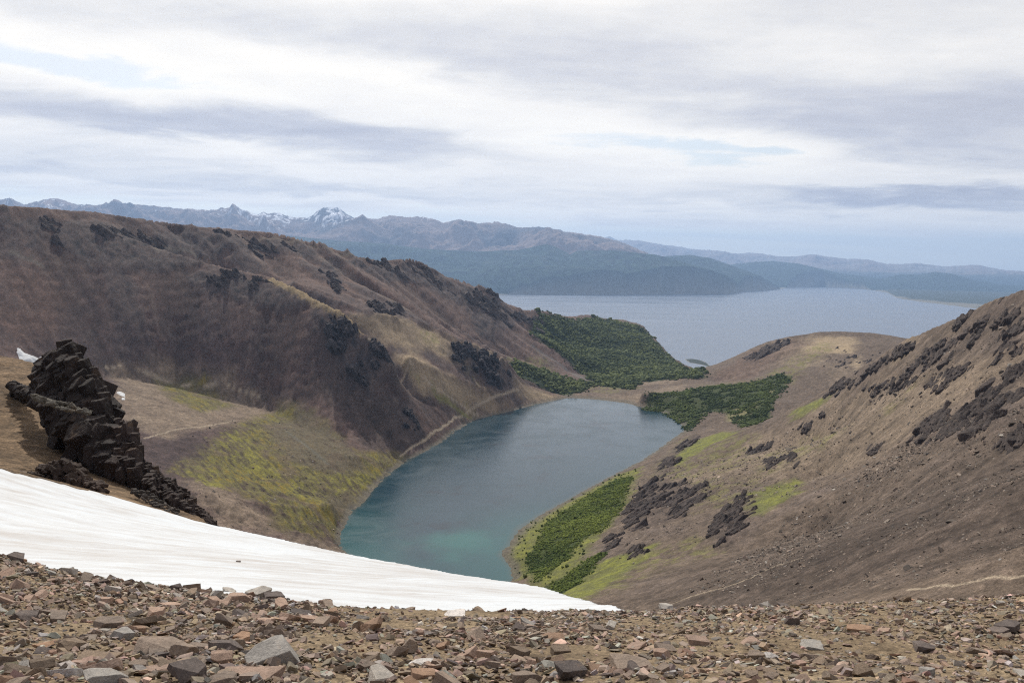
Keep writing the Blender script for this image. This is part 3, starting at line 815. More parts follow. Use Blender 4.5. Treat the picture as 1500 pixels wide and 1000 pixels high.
# ------------------------------------------------------------------ broken stone
def cut_block(dims, cuts, seed, bevel=0.0, detail=0, rough=.0):
    """a fractured stone: a box trimmed by random planes, returns verts and triangles"""
    r = random.Random(seed)
    bm = bmesh.new(); bmesh.ops.create_cube(bm, size=2)
    for k in range(cuts):
        n = Vector((r.gauss(0, 1), r.gauss(0, 1), r.gauss(0, .8))).normalized()
        sup = abs(n.x)+abs(n.y)+abs(n.z)
        d = sup*r.uniform(.42, .74)
        g = bm.verts[:]+bm.edges[:]+bm.faces[:]
        bmesh.ops.bisect_plane(bm, geom=g, plane_co=n*d, plane_no=n, clear_outer=True)
        ed = [e for e in bm.edges if e.is_boundary]
        if ed: bmesh.ops.holes_fill(bm, edges=ed, sides=0)
    bmesh.ops.remove_doubles(bm, verts=bm.verts[:], dist=.04)
    for v in bm.verts: v.co = Vector((v.co.x*dims[0], v.co.y*dims[1], v.co.z*dims[2]))
    if bevel: bmesh.ops.bevel(bm, geom=bm.edges[:], offset=bevel, segments=2, profile=.6, affect='EDGES', clamp_overlap=True)
    bmesh.ops.triangulate(bm, faces=bm.faces[:])
    if detail:
        for _ in range(detail):
            el = [e for e in bm.edges if e.calc_length() > .22]
            if el: bmesh.ops.subdivide_edges(bm, edges=el, cuts=1)
            bmesh.ops.triangulate(bm, faces=[f for f in bm.faces if len(f.verts) > 3])
        bm.normal_update()
        co = np.array([v.co[:] for v in bm.verts])
        s = seed*3.7
        d = ridged(co[:, 0]*1.3+s+co[:, 2]*.9, co[:, 1]*1.3-co[:, 2]*1.1+s, .8, 4, .6, 5)*rough
        for v, k in zip(bm.verts, d): v.co += v.normal*float(k-.3*rough)
    bm.verts.index_update(); bm.normal_update()
    V = np.array([v.co[:] for v in bm.verts], np.float32); Fc = np.array([[v.index for v in f.verts] for f in bm.faces], np.int32)
    bm.free(); return V, Fc

def rot_rand(n, tilt, r=rng):
    """random heading with a limited tilt"""
    a = r.uniform(0, 2*np.pi, n); b = r.normal(0, tilt, n); c = r.normal(0, tilt, n)
    ca, sa, cb, sb, cc, sc_ = np.cos(a), np.sin(a), np.cos(b), np.sin(b), np.cos(c), np.sin(c)
    o = np.zeros(n); i = np.ones(n)
    Rz = np.stack([ca, -sa, o, sa, ca, o, o, o, i], 1).reshape(n, 3, 3)
    Rx = np.stack([i, o, o, o, cb, -sb, o, sb, cb], 1).reshape(n, 3, 3)
    Ry = np.stack([cc, o, sc_, o, i, o, -sc_, o, cc], 1).reshape(n, 3, 3)
    return np.einsum('nij,njk,nkl->nil', Rx, Ry, Rz)

def scatter_mesh(name, protos, pos, size, R, col, mat, which=None, smooth=False):
    n = len(pos)
    if which is None: which = rng.integers(0, len(protos), n)
    Vs, Fs, Cs = [], [], []; off = 0
    for k, (V, Fc) in enumerate(protos):
        idx = np.nonzero(which == k)[0]
        if not len(idx): continue
        W = np.einsum('nij,vj->nvi', R[idx], V)*np.asarray(size)[idx][:, None, None]+pos[idx][:, None]
        Vs.append(W.reshape(-1, 3)); m = len(V)
        Fs.append((Fc[None]+(np.arange(len(idx))*m)[:, None, None]).reshape(-1, 3)+off); off += m*len(idx)
        Cs.append(np.repeat(col[idx], m, 0))
    return link_mesh(name, np.concatenate(Vs), faces=np.concatenate(Fs), mats=[mat], smooth=smooth, attrs={'col': np.concatenate(Cs)})

STONE_COL = {'brown grey': (.240, .188, .146), 'pinkish': (.345, .245, .185), 'dark grey': (.125, .102, .090), 'pale grey': (.36, .335, .295), 'rust orange': (.31, .200, .130), 'olive brown': (.205, .155, .110), 'whitish': (.54, .515, .48)}
STONE_W = [('brown grey', .36), ('pinkish', .22), ('dark grey', .12), ('pale grey', .10), ('rust orange', .045), ('olive brown', .135), ('whitish', .01)]

def stone_material(name, color=None, sc=1.0, bd=.012, lich=.4):
    N = Nodes(name)
    tc = N.n('ShaderNodeTexCoord').outputs['Object'] if color else N.n('ShaderNodeNewGeometry').outputs['Position']
    if color:
        rnd = N.n('ShaderNodeObjectInfo').outputs['Random']
        base_c = N.mixc(rnd, (color[0]*.8, color[1]*.8, color[2]*.82, 1), (color[0]*1.22, color[1]*1.18, color[2]*1.15, 1))
        off = N.n('ShaderNodeCombineXYZ', {0: N.math('MULTIPLY', rnd, 40), 1: 0.0, 2: 0.0}).outputs[0]
        tc = N.vmath('ADD', tc, off)
    else: base_c = N.n('ShaderNodeAttribute', attribute_name='col').outputs['Color']
    n1 = N.noise(tc, 1.6*sc, 5, .65, .4); n2 = N.noise(tc, 9*sc, 5, .7); n3 = N.noise(tc, 40*sc, 3, .7)
    f = N.math('MULTIPLY', N.rangef(n1, .3, .7, .72, 1.28), N.rangef(n2, .3, .7, .78, 1.22))
    f = N.math('MULTIPLY', f, N.rangef(n3, .3, .7, .85, 1.15))
    c = N.vmath('SCALE', base_c); N.t.links.new(f, c.node.inputs['Scale'])
    c = N.mixc(N.rangef(n2, .60, .70, 0, lich), c, (.36, .33, .28, 1))          # pale lichen
    c = N.mixc(N.rangef(n1, .58, .72, 0, .45), c, (.20, .13, .075, 1))        # soil and iron stains
    b = N.n('ShaderNodeBump', {'Strength': .8, 'Distance': bd, 'Height': N.math('ADD', n2, N.math('MULTIPLY', n3, .4))})
    N.out(N.n('ShaderNodeBsdfPrincipled', {'Base Color': c, 'Roughness': .85, 'Specular IOR Level': .25, 'Normal': b.outputs[0]}).outputs[0])
    return N.m

small = []
for k in range(36):
    r_ = random.Random(100+k)
    el = r_.uniform(.55, .95); th = r_.choice([.15, .2, .26, .34, .48])
    small.append(cut_block((1, el, th), r_.randint(5, 9), 100+k))

def slope_normal(x, y):
    e = .3
    gx = (near_z(x+e, y)-near_z(x-e, y))/(2*e); gy = (near_z(x, y+e)-near_z(x, y-e))/(2*e)
    return gx, gy

def align(R, gx, gy):
    n = np.stack([-gx, -gy, np.ones_like(gx)], 1); n /= np.linalg.norm(n, axis=1)[:, None]
    ax = np.stack([np.ones_like(gx), np.zeros_like(gx), gx], 1); ax /= np.linalg.norm(ax, axis=1)[:, None]
    ay = np.cross(n, ax)
    B = np.stack([ax, ay, n], 2)
    return np.einsum('nij,njk->nik', B, R)

def proj(x, y, z):
    d = np.stack([x, y, z-CAMZ], 1)
    w = d@_F
    return 750+F_PX*(d@_R)/w, 500-F_PX*(d@_U)/w, w

def bare(x, y):
    """0..1 how stony a spot is (thin over the worn soil in the middle)"""
    a = np.arctan2(x, y); r = np.hypot(x, y)
    s = .78-.18*sstep(-.15, .2, a)+.5*fbm(x, y, 2.4, 3, .5, 91)*1.6
    def soil(u0, su, r0, sr, w):
        return w*np.exp(-((a-math.atan((u0-750)/F_PX))/su)**2-((r-r0)/sr)**2)
    s = s-soil(560, .10, 13.5, 2.6, .85)-soil(660, .10, 15, 2.0, .5)-soil(480, .06, 9.3, 1.0, .5)-soil(860, .07, 8.6, .8, .5)-soil(1350, .2, 9, 3, .25)-soil(1250, .3, 14, 4, .18)
    return np.clip(s, .03, 1)

gcolors = np.array([STONE_COL[n] for n, w in STONE_W], np.float32); gprob = np.array([w for n, w in STONE_W]); gprob = gprob/gprob.sum()

def sample_ground(n, rmin=4.8, rmax=19.6):
    xs = []; need = n
    while need > 0:
        m = need*3
        a = rng.uniform(math.radians(-41), math.radians(41), m); r = np.sqrt(rng.uniform(rmin**2, rmax**2, m))
        x, y = np.sin(a)*r, np.cos(a)*r
        k = rng.random(m) < bare(x, y)
        q = np.stack([x[k], y[k]], 1)[:need]; xs.append(q); need -= len(q)
    return np.concatenate(xs)

taken = []                                    # big stones already lying there
def build_stones():
    big = []
    for k in range(26):
        r_ = random.Random(300+k)
        el = r_.uniform(.55, .92); th = [.2, .28, .36, .48, .6][k % 5]
        V, Fc = cut_block((1, el, th), r_.randint(5, 9), 300+k, bevel=.03, detail=2, rough=.05)
        me = link_mesh('stone', V, faces=Fc, smooth=False, mats=[None]); mesh = me.data; bpy.data.objects.remove(me)
        big.append((mesh, V, th))
    mats = {n: stone_material('stone_'+n.replace(' ', '_'), c, 1.0, .02) for n, c in STONE_COL.items()}
    cnt = 0
    def put(x, y, z, R, s, colr, k, label, group):
        o = bpy.data.objects.new('stone', big[k][0]); COL.objects.link(o)
        m = Matrix([[*(R[i]*s), p] for i, p in enumerate((x, y, z))]+[[0, 0, 0, 1]])
        o.matrix_world = m
        o.material_slots[0].link = 'OBJECT'; o.material_slots[0].material = mats[colr]
        tag(o, label, 'stone', group)
        taken.append((x, y, s))
    # stones one can pick out in the photo: u, v (centre), width, height, colour, mesh, turn, tilt, label
    named = [
        (400, 962, 78, 40, 'pale grey', 3, .5, .05, 'large pale grey boulder with a flat light top, biggest of the foreground stones'),
        (240, 950, 76, 32, 'brown grey', 2, .1, .1, 'broad domed brown grey stone to the left of the large pale boulder'),
        (377, 872, 28, 26, 'pale grey', 4, 1.2, .5, 'upright whitish grey stone standing on the crest against the snow'),
        (403, 877, 32, 20, 'dark grey', 9, .4, .1, 'dark layered stone leaning on the upright whitish stone at the snow'),
        (350, 877, 36, 17, 'pinkish', 13, .2, .0, 'rounded tan stone on the crest just left of the upright whitish stone'),
        (337, 866, 20, 14, 'pale grey', 8, .9, .5, 'small pointed pale stone on the crest in front of the snow'),
        (440, 893, 32, 14, 'dark grey', 1, .1, .15, 'dark flat slab on bare soil below the snow edge'),
        (486, 894, 20, 6, 'rust orange', 0, .1, .0, 'small flat salmon coloured stone alone on bare soil'),
        (330, 948, 46, 28, 'dark grey', 14, .8, .3, 'dark grey wedge stone behind the large pale boulder'),
        (354, 938, 24, 15, 'rust orange', 18, .3, .0, 'rounded orange stone between the dark wedge and the soil'),
        (325, 967, 32, 20, 'pinkish', 19, .3, .0, 'rounded tan stone touching the large pale boulder on its left'),
        (276, 991, 50, 30, 'dark grey', 24, 1.0, .3, 'blotchy dark grey stone cut by the bottom edge of the picture'),
        (372, 987, 84, 18, 'pinkish', 5, .05, .0, 'long flat pinkish slab in front of the large pale boulder'),
        (555, 986, 38, 28, 'pale grey', 23, 1.1, .4, 'grey wedge shaped stone with a pale ridge'),
        (622, 987, 38, 17, 'rust orange', 12, .2, .05, 'orange brown rounded slab next to the grey wedge stone'),
        (617, 970, 38, 12, 'whitish', 6, .1, .05, 'white topped slab behind the orange brown rounded slab'),
        (664, 898, 32, 6, 'whitish', 10, .05, .0, 'flat white slab lying on bare soil near the snow edge'),
        (836, 985, 50, 27, 'dark grey', 17, .6, .3, 'dark chocolate coloured block with a sloping shaded face'),
        (925, 976, 60, 20, 'brown grey', 11, .1, .1, 'long dark fronted slab with a pale top'),
        (876, 921, 26, 15, 'brown grey', 16, .4, .2, 'brown sloping stone in the pebbly middle ground'),
        (895, 910, 18, 17, 'pale grey', 9, 1.3, .3, 'pale grey triangular stone in the pebbly middle ground'),
        (810, 932, 36, 9, 'rust orange', 15, .05, .0, 'long flat rust orange slab'),
        (820, 945, 28, 13, 'olive brown', 21, .3, .1, 'dark brown stone touching the long rust orange slab'),
        (1474, 917, 42, 20, 'dark grey', 4, .8, .2, 'dark grey pyramid shaped stone on the pebbly slope'),
        (1258, 921, 36, 11, 'rust orange', 7, -.3, .0, 'rust orange oblong block on the pebbly slope'),
        (1350, 950, 27, 13, 'dark grey', 22, -.5, .1, 'blue grey stone with a pointed top on the pebbly slope'),
        (1264, 988, 30, 18, 'olive brown', 3, .1, .0, 'dark olive block at the bottom of the pebbly slope'),
        (970, 952, 26, 14, 'pinkish', 8, .1, .0, 'tan block with a pale top, behind the long dark fronted slab'),
        (1022, 937, 30, 11, 'pinkish', 20, .1, .0, 'low tan and pink slab on the pebbly slope'),
        (1101, 938, 27, 9, 'pinkish', 0, .0, .0, 'low pinkish white dome of stone on the pebbly slope'),
        (148, 957, 50, 17, 'olive brown', 5, .1, .1, 'brown oblong slab low on the stony slope'),
        (35, 898, 32, 16, 'dark grey', 6, .3, .2, 'smooth blue grey slab tilted among brown stones'),
        (62, 980, 28, 24, 'olive brown', 19, .7, .1, 'brown block with a shaded front in the corner of the stony slope'),
        (22, 810, 20, 13, 'dark grey', 23, .5, .3, 'dark pointed stone on top of the stony crest against the snow'),
        (1104, 954, 26, 14, 'brown grey', 18, .4, .0, 'rounded grey brown stone on the pebbly slope'),
        (1186, 943, 30, 12, 'pale grey', 10, -.2, .1, 'flat light grey slab on the pebbly slope'),
        (158, 905, 34, 17, 'brown grey', 1, .4, .1, 'brown grey stone resting on lighter rubble'),
        (228, 895, 22, 14, 'pinkish', 24, .1, .0, 'broad pale pink stone in the middle of the rubble'),
        (155, 995, 60, 26, 'pale grey', 13, .6, .2, 'grey tilted slab at the very bottom of the rubble'),
        (975, 885, 20, 8, 'pale grey', 2, .2, .1, 'pale tilted flake at the start of the trail on the crest'),
    ]
    for (u, v, w, h, colr, k, turn, tilt, label) in named:
        xy = hit(u, v+h*.28, 3.0); D = math.hypot(*xy)*1.03
        V = big[k][1]
        R = Matrix.Rotation(turn, 3, 'Z'); R = Matrix.Rotation(tilt, 3, 'Y') @ R
        Rn = np.array(R); W = V@Rn.T
        sx = (w*D/F_PX)/(W[:, 0].max()-W[:, 0].min())
        sz = (h*D/F_PX)/(W[:, 2].max()-W[:, 2].min()+.25*(W[:, 1].max()-W[:, 1].min())*0)
        S = np.diag([sx, (sx+sz)/2*1.1, np.clip(sz, .5*sx, 2.2*sx)])
        Mx = S@Rn
        x, y = xy; z = near_z(np.array([x]), np.array([y]))[0]+h*D/F_PX*.30
        put(x, y, z, Mx, 1.0, colr, k, label, None); taken[-1] = (x, y, .5*w*D/F_PX)
        cnt += 1
    xy = hit(349, 825, 19.0); k = 17; sc_ = 3.2*math.hypot(*xy)/F_PX
    put(xy[0], xy[1], base(xy[:1], xy[1:])[0]+.16, np.eye(3), sc_, 'dark grey', k, 'small dark stone lying alone in the middle of the snow field', None)
    cnt += 1; taken.pop()
    # the other larger stones
    n = 1100
    xy = sample_ground(n, 5.2, 19)
    a = np.arctan2(xy[:, 0], xy[:, 1])
    s = .076*np.exp(rng.normal(0, .45, n))
    s = s*np.where(a > .05, .66, 1.0)*np.where(a < -.2, 1.12, 1.0)
    s = np.clip(s, .045, .155)
    tk = np.array(taken)
    ok = np.ones(n, bool)
    for (x, y, q) in tk: ok &= np.hypot(xy[:, 0]-x, xy[:, 1]-y) > (q*.8+s)*1.0
    xy, s = xy[ok], s[ok]; n = len(s)
    z = near_z(xy[:, 0], xy[:, 1])
    u, v, w = proj(xy[:, 0], xy[:, 1], z)
    inview = (u > -10) & (u < 1510) & (v < 1010)
    px = np.where(inview, s*F_PX/w, 0)
    order = np.argsort(-px)
    gx, gy = slope_normal(xy[:, 0], xy[:, 1]); R = align(rot_rand(n, .28), gx, gy)
    ci = rng.choice(len(gcolors), n, p=gprob)
    top = order[:300-cnt]
    shape = {0: 'flat', 1: 'low', 2: 'angular', 3: 'blocky', 4: 'chunky'}
    for i in top:
        k = int(rng.integers(0, 26)); cn = STONE_W[ci[i]][0]
        sz = 'larger' if s[i] > .17 else 'fist sized'
        side = 'among the rubble' if u[i] < 450 else ('near the worn soil patches' if u[i] < 950 else 'on the pebbly slope')
        put(xy[i, 0], xy[i, 1], z[i]+s[i]*big[k][2]*.45, R[i], s[i], cn, k, '%s %s %s stone %s' % (sz, shape[k % 5], cn, side), 'loose stones on the crest of the pass')
    rest = order[300-cnt:]
    # everything smaller is one mass of rubble
    def cls(nn, lo, hi, rmin, rmax, tilt):
        q = sample_ground(nn, rmin, rmax); ss = np.exp(rng.uniform(math.log(lo), math.log(hi), nn))
        return q, ss, np.full(nn, tilt)
    parts = [(xy[rest], s[rest], np.full(len(rest), .3)), cls(8000, .028, .075, 4.6, 19.8, .38), cls(34000, .011, .034, 4.6, 19.8, .5), cls(3500, .02, .07, 16.2, 19.8, .5)]
    q = np.concatenate([p[0] for p in parts]); ss = np.concatenate([p[1] for p in parts]); tl = np.concatenate([p[2] for p in parts])
    # let pieces that fall on a big stone slide off
    for (x, y, b) in taken:
        dx, dy = q[:, 0]-x, q[:, 1]-y; dd = np.hypot(dx, dy)+1e-6
        k = dd < b*.75
        q[k, 0] += dx[k]/dd[k]*(b*.75-dd[k]); q[k, 1] += dy[k]/dd[k]*(b*.75-dd[k])
    zz = near_z(q[:, 0], q[:, 1]); gx, gy = slope_normal(q[:, 0], q[:, 1])
    R = align(rot_rand(len(q), 1.0)*0+rot_rand(len(q), .38), gx, gy)
    dens = bare(q[:, 0], q[:, 1])
    pile = np.clip(dens-.35, 0, 1)*rng.random(len(q))*.055
    pos = np.stack([q[:, 0], q[:, 1], zz+ss*.12+pile], 1)
    ci = rng.choice(len(gcolors), len(q), p=gprob)
    cc = gcolors[ci]*np.exp(rng.normal(0, .22, (len(q), 1))).astype(np.float32)*(1+rng.normal(0, .05, (len(q), 3))).astype(np.float32)
    cc = np.clip(cc*.7+.3*np.array([.17, .13, .09], np.float32)*np.where(ss < .03, 1, .6)[:, None]+cc*.3*np.where(ss < .03, 0, .4)[:, None], .03, .6)
    o = scatter_mesh('rubble', small, pos, ss, R, cc.astype(np.float32), stone_material('rubble_stone', None, 7.0, .006))
    tag(o, 'loose brown, pink and grey rubble covering the crest of the pass', kind='stuff')
build_stones()

# ------------------------------------------------------------------ crags
crag_mat = stone_material('dark_crag_rock', None, .35, .25)
far_crag_mat = stone_material('far_crag_rock', None, .12, 1.5, .06)
blocks = []
for k in range(14):
    r_ = random.Random(700+k)
    blocks.append(cut_block((1, r_.uniform(.3, .5), r_.uniform(.22, .42)), r_.randint(4, 7), 700+k, detail=1, rough=.04))

def frames(n, heading, dip, spread):
    """rotation matrices whose long axis points along heading (plan angle) and dips"""
    a = heading+rng.normal(0, spread, n); b = dip+rng.normal(0, spread, n); c = rng.uniform(-.6, .6, n)
    ca, sa, cb, sb, cc, s_ = np.cos(a), np.sin(a), np.cos(b), np.sin(b), np.cos(c), np.sin(c)
    X = np.stack([sa*cb, ca*cb, -sb], 1)
    up = np.tile([0, 0, 1.0], (n, 1)); Y = np.cross(up, X); Y /= np.linalg.norm(Y, axis=1)[:, None]; Zc = np.cross(X, Y)
    Y2 = Y*cc[:, None]+Zc*s_[:, None]; Z2 = np.cross(X, Y2)
    return np.stack([X, Y2, Z2], 2)

def crag(pts_pos, size, R, label, mat, tint=(.055, .045, .042), group=None, vx=.055, whole=True, stretch=1.0):
    nz_ = .045 if whole else .10
    n = len(pts_pos)
    c = np.tile(np.array(tint, np.float32), (n, 1))
    size = np.asarray(size); vox = float(np.median(size))*vx
    tmp = scatter_mesh('tmp', [(V_*np.array([stretch, 1, 1], np.float32), F_) for V_, F_ in blocks], np.asarray(pts_pos), size, R, c, mat)
    md = tmp.modifiers.new('r', 'REMESH'); md.mode = 'VOXEL'; md.voxel_size = vox; md.use_smooth_shade = False
    ev = tmp.evaluated_get(bpy.context.evaluated_depsgraph_get()); me = ev.to_mesh()
    V = np.empty(len(me.vertices)*3, np.float32); me.vertices.foreach_get('co', V); V = V.reshape(-1, 3)
    Nn = np.empty(len(me.vertices)*3, np.float32); me.vertex_normals.foreach_get('vector', Nn); Nn = Nn.reshape(-1, 3)
    Q = np.empty(len(me.loops), np.int32); me.loops.foreach_get('vertex_index', Q)
    ls = np.empty(len(me.polygons), np.int32); me.polygons.foreach_get('loop_total', ls)
    ev.to_mesh_clear(); bpy.data.objects.remove(tmp)
    assert (ls == 4).all(); Q = Q.reshape(-1, 4)
    # keep the one connected body
    lab = np.arange(len(V))
    for _ in range(400):
        m_ = lab[Q].min(1); new = lab.copy()
        np.minimum.at(new, Q.ravel(), np.repeat(m_, 4)); new = new[new]
        if (new == lab).all(): break
        lab = new
    if whole:
        ids, ct = np.unique(lab[Q[:, 0]], return_counts=True); Q = Q[lab[Q[:, 0]] == ids[np.argmax(ct)]]
        us_ = np.unique(Q); mp_ = np.zeros(len(V), np.int32); mp_[us_] = np.arange(len(us_)); V, Nn, Q = V[us_], Nn[us_], mp_[Q]
    sc = float(np.median(size)); a_, b_ = V[:, 0]*1.0+V[:, 1]*.7, V[:, 2]*.38+V[:, 1]*.3
    dsp = ridged(a_, b_, sc*.9, 4, .6, 17)*nz_*sc+ridged(a_*.8-V[:, 2], V[:, 1]-V[:, 0]*.5+V[:, 2]*.4, sc*.4, 3, .6, 18)*nz_*.6*sc+ridged(V[:, 0]*1.2+V[:, 2]*.5, V[:, 1]*.8-V[:, 2]*.7, sc*.16, 2, .6, 28)*nz_*.3*sc
    V = V+Nn*dsp[:, None]
    k_ = .75+.6*fbm(a_, b_, sc*2.2, 4, .6, 19); strat = np.clip(k_, .35, 1.8)[:, None]
    o = link_mesh('rock_outcrop', V, quads=Q, mats=[mat], smooth=False, attrs={'col': np.tile(np.array(tint, np.float32), (len(V), 1))*strat})
    tag(o, label, 'rock outcrop', group)
    return o

def near_crag():
    us = [18, 40, 60, 72, 84, 90, 100, 112, 118, 132, 140, 150, 160, 166]
    tp = [562, 568, 556, 532, 517, 507, 500, 503, 522, 531, 548, 566, 592, 608]
    bt = [568, 582, 594, 602, 618, 626, 642, 656, 662, 670, 678, 688, 697, 699]
    us2 = [158, 160, 164, 190, 193, 200, 204, 212, 230, 236, 256, 262, 280, 288, 300, 314]
    tp2 = [640, 618, 612, 617, 636, 639, 656, 676, 682, 695, 700, 714, 722, 738, 748, 765]
    bt2 = [698, 700, 702, 711, 713, 715, 718, 724, 733, 736, 744, 748, 757, 761, 767, 772]
    def fill(us, tp, bt, n, smin, smax, rr, dep, heading, dip, label, tint, whole=True):
        pos = []; sz = []
        for k in range(n):
            u = random.uniform(us[0], us[-1]); t_ = np.interp(u, us, tp); b_ = np.interp(u, us, bt)
            s = random.uniform(smin, smax)*np.clip((b_-t_)/90, .4, 1)
            r0 = np.interp(u, [0, 60, 100, 160, 200, 260, 314], rr)
            pxs = s*F_PX/r0*.8
            f = random.random()
            v = b_*(1-f)+(t_+pxs)*f
            pos.append(P(u, v, r0+f*dep+random.uniform(0, 3.0))); sz.append(s)
        crag(pos, np.array(sz), frames(n, heading, dip, .34), label, crag_mat, tint, whole=whole, vx=.055 if whole else .12)
    rr = [125, 98, 90, 82, 78, 72, 68]
    fill(us, tp, bt, 900, .6, 2.6, rr, 7, .9, 1.25, 'tall jagged black crag standing above the snow field', (.044, .033, .029))
    fill(us2, tp2, bt2, 620, .5, 2.0, rr, 5, .9, 1.25, 'dark stepped rock rib running down from the tall black crag to the snow', (.055, .038, .032))
    fill([50, 70, 100, 130, 150], [688, 672, 668, 690, 705], [700, 702, 712, 722, 724], 200, .8, 1.7, [75, 73, 71, 70, 69, 68, 67], 1, .6, .4, 'low brown outcrop on the soil slope just above the snow', (.085, .058, .044))
    fill([48, 75, 100, 130], [574, 583, 588, 596], [584, 594, 602, 606], 60, .5, 1.0, [84, 84, 84, 80, 70, 70, 70], 1, 1.2, .5, 'pale broken ledge on the left side of the tall black crag', (.20, .18, .145), False)
    fill([195, 215, 240, 262], [712, 716, 730, 742], [724, 735, 748, 756], 70, .35, .8, [75, 73, 71, 70, 69, 68, 67], 2, .6, .4, 'grey broken ledge between the stepped rib and the snow', (.12, .10, .085), False)
near_crag()

def far_crag(pts, label, size_px, dens, tint, heading, dip, rmin=350.0, lift=-.18, spread=.35):
    pg = poly(pts, rmin); d0 = np.hypot(*pg.mean(0))
    mn, mx = pg.min(0), pg.max(0)
    s0 = size_px*.8*d0/F_PX
    area = 0.5*abs(np.dot(pg[:, 0], np.roll(pg[:, 1], 1))-np.dot(pg[:, 1], np.roll(pg[:, 0], 1)))
    n = int(np.clip(dens*1.5*area/(s0*s0), 20, 520))
    x = rng.uniform(mn[0], mx[0], n*8); y = rng.uniform(mn[1], mx[1], n*8)
    k = (sdist(x, y, pg) > -s0*.3) & (fbm(x, y, s0*9, 3, .6, 95)+.5*fbm(x, y, s0*3, 2, .6, 96) > .15); x, y = x[k][:n], y[k][:n]
    if len(x) < 3: return
    sz = s0*np.exp(rng.normal(0, .35, len(x)))
    z = heights(x, y)+sz*lift
    crag(np.stack([x, y, z], 1), sz, frames(len(x), heading, dip, spread), label, far_crag_mat, tint, vx=.15, whole=False, stretch=1.9)

DK = (.088, .066, .056)
for pts, label, sp, dn, hd, dp in (
    ([(940, 712), (962, 690), (985, 658), (1010, 637), (1025, 634), (1000, 660), (975, 695), (950, 722)], 'dark rock spur dropping to the far right corner of the lake', 5, 1.0, .9, -.3),
    ([(915, 745), (940, 717), (975, 702), (1030, 710), (1040, 724), (1010, 748), (985, 762), (960, 770), (925, 772)], 'biggest dark crag above the green bushes by the lake', 7, 1.2, .9, -.4),
    ([(1042, 768), (1065, 737), (1098, 717), (1103, 745), (1085, 778), (1052, 794)], 'dark crag just left of the bright green grass patch', 6, 1.2, .9, -.4),
    ([(922, 800), (938, 797), (946, 810), (930, 816)], 'small lone crag beneath the biggest dark crag', 5, 1.0, .9, -.3),
    ([(1345, 622), (1400, 592), (1440, 562), (1498, 535), (1498, 590), (1450, 622), (1400, 632), (1360, 640)], 'broad black crag high on the right hand scree', 9, .8, .8, -.3),
    ([(1340, 637), (1378, 607), (1388, 614), (1360, 648)], 'small black rib touching the broad crag on the scree', 6, 1.0, .8, -.3),
    ([(1202, 577), (1240, 551), (1300, 517), (1328, 497), (1342, 502), (1300, 528), (1250, 562), (1215, 578)], 'line of thin dark ribs along the edge of the right hill', 4, .6, .8, -.3),
    ([(1315, 543), (1370, 502), (1418, 482), (1436, 490), (1400, 523), (1340, 547)], 'slanting dark ribs under the skyline of the right hill', 6, .6, .8, -.3),
    ([(1402, 470), (1450, 444), (1498, 428), (1498, 465), (1450, 476), (1412, 486)], 'dark jagged rocks on the skyline of the right hill', 6, .7, .8, -.3),
    ([(1427, 502), (1498, 475), (1498, 498), (1440, 513)], 'short black ribs below the skyline rocks of the right hill', 6, .7, .8, -.3),
    ([(1075, 527), (1110, 509), (1150, 496), (1160, 503), (1115, 520), (1085, 533)], 'dark rocks along the left edge of the rounded hill beyond the scrub', 4, .6, .8, -.3),
    ([(1225, 505), (1260, 520), (1290, 515), (1280, 535), (1240, 545), (1200, 540)], 'faint dark ledges on the face of the rounded hill', 3, .35, .8, -.3),
    ([(1270, 560), (1330, 548), (1345, 556), (1290, 580)], 'thin ribs in the middle of the pale right slope', 4, .5, .8, -.3),
    ([(1350, 560), (1400, 535), (1430, 540), (1380, 570)], 'cluster of ribs above the broad black crag', 5, .5, .8, -.3),
    ([(1450, 520), (1498, 508), (1498, 526), (1460, 538)], 'short dark ledge between the black ribs and the broad crag', 5, .6, .8, -.3),
    ([(1120, 672), (1160, 664), (1170, 680), (1130, 690)], 'low rocks on the mossy shoulder between lake and scree', 4, .6, .8, -.3),
    ([(1170, 618), (1205, 600), (1215, 606), (1180, 626)], 'dark lip of rock above the thin green strip', 4, .6, .8, -.3),
    ([(1090, 655), (1125, 642), (1135, 650), (1100, 664)], 'small rocks on the edge of the near slope below the scrub', 4, .5, .8, -.3),
    ([(1450, 650), (1498, 630), (1498, 655), (1460, 668)], 'dark rock step under the broad black crag', 6, .6, .8, -.3),
    ([(880, 790), (905, 775), (915, 785), (890, 805)], 'narrow rocks between the bright green scrub and the dark crag', 4, .6, .9, -.4),
    ([(1272, 652), (1292, 647), (1288, 657), (1270, 658)], 'small isolated dark rock on open scree', 4, 1.0, .8, -.3),
):
    far_crag(pts, label, sp, dn, DK, hd, -.42, spread=.16)
for pts, label, sp, dn in (
    ([(470, 470), (500, 464), (525, 487), (548, 504), (570, 523), (572, 536), (555, 545), (540, 565), (520, 560), (500, 530)], 'dark cliffs at the end of the nearer spur above the lake', 6, .9),
    ([(655, 502), (698, 513), (700, 540), (690, 548), (668, 530)], 'rounded dark cliff on the edge of the grassy bench', 5, .8),
    ([(703, 521), (733, 531), (753, 558), (743, 574), (718, 560)], 'dark cliff at the lake end of the grassy bench', 5, .8),
    ([(583, 603), (600, 600), (614, 622), (610, 636), (598, 626)], 'small dark crag low on the left shore scree', 4, .8),
):
    far_crag(pts, label, sp, dn, (.085, .072, .072), .3, .9, spread=.25, lift=-.15)

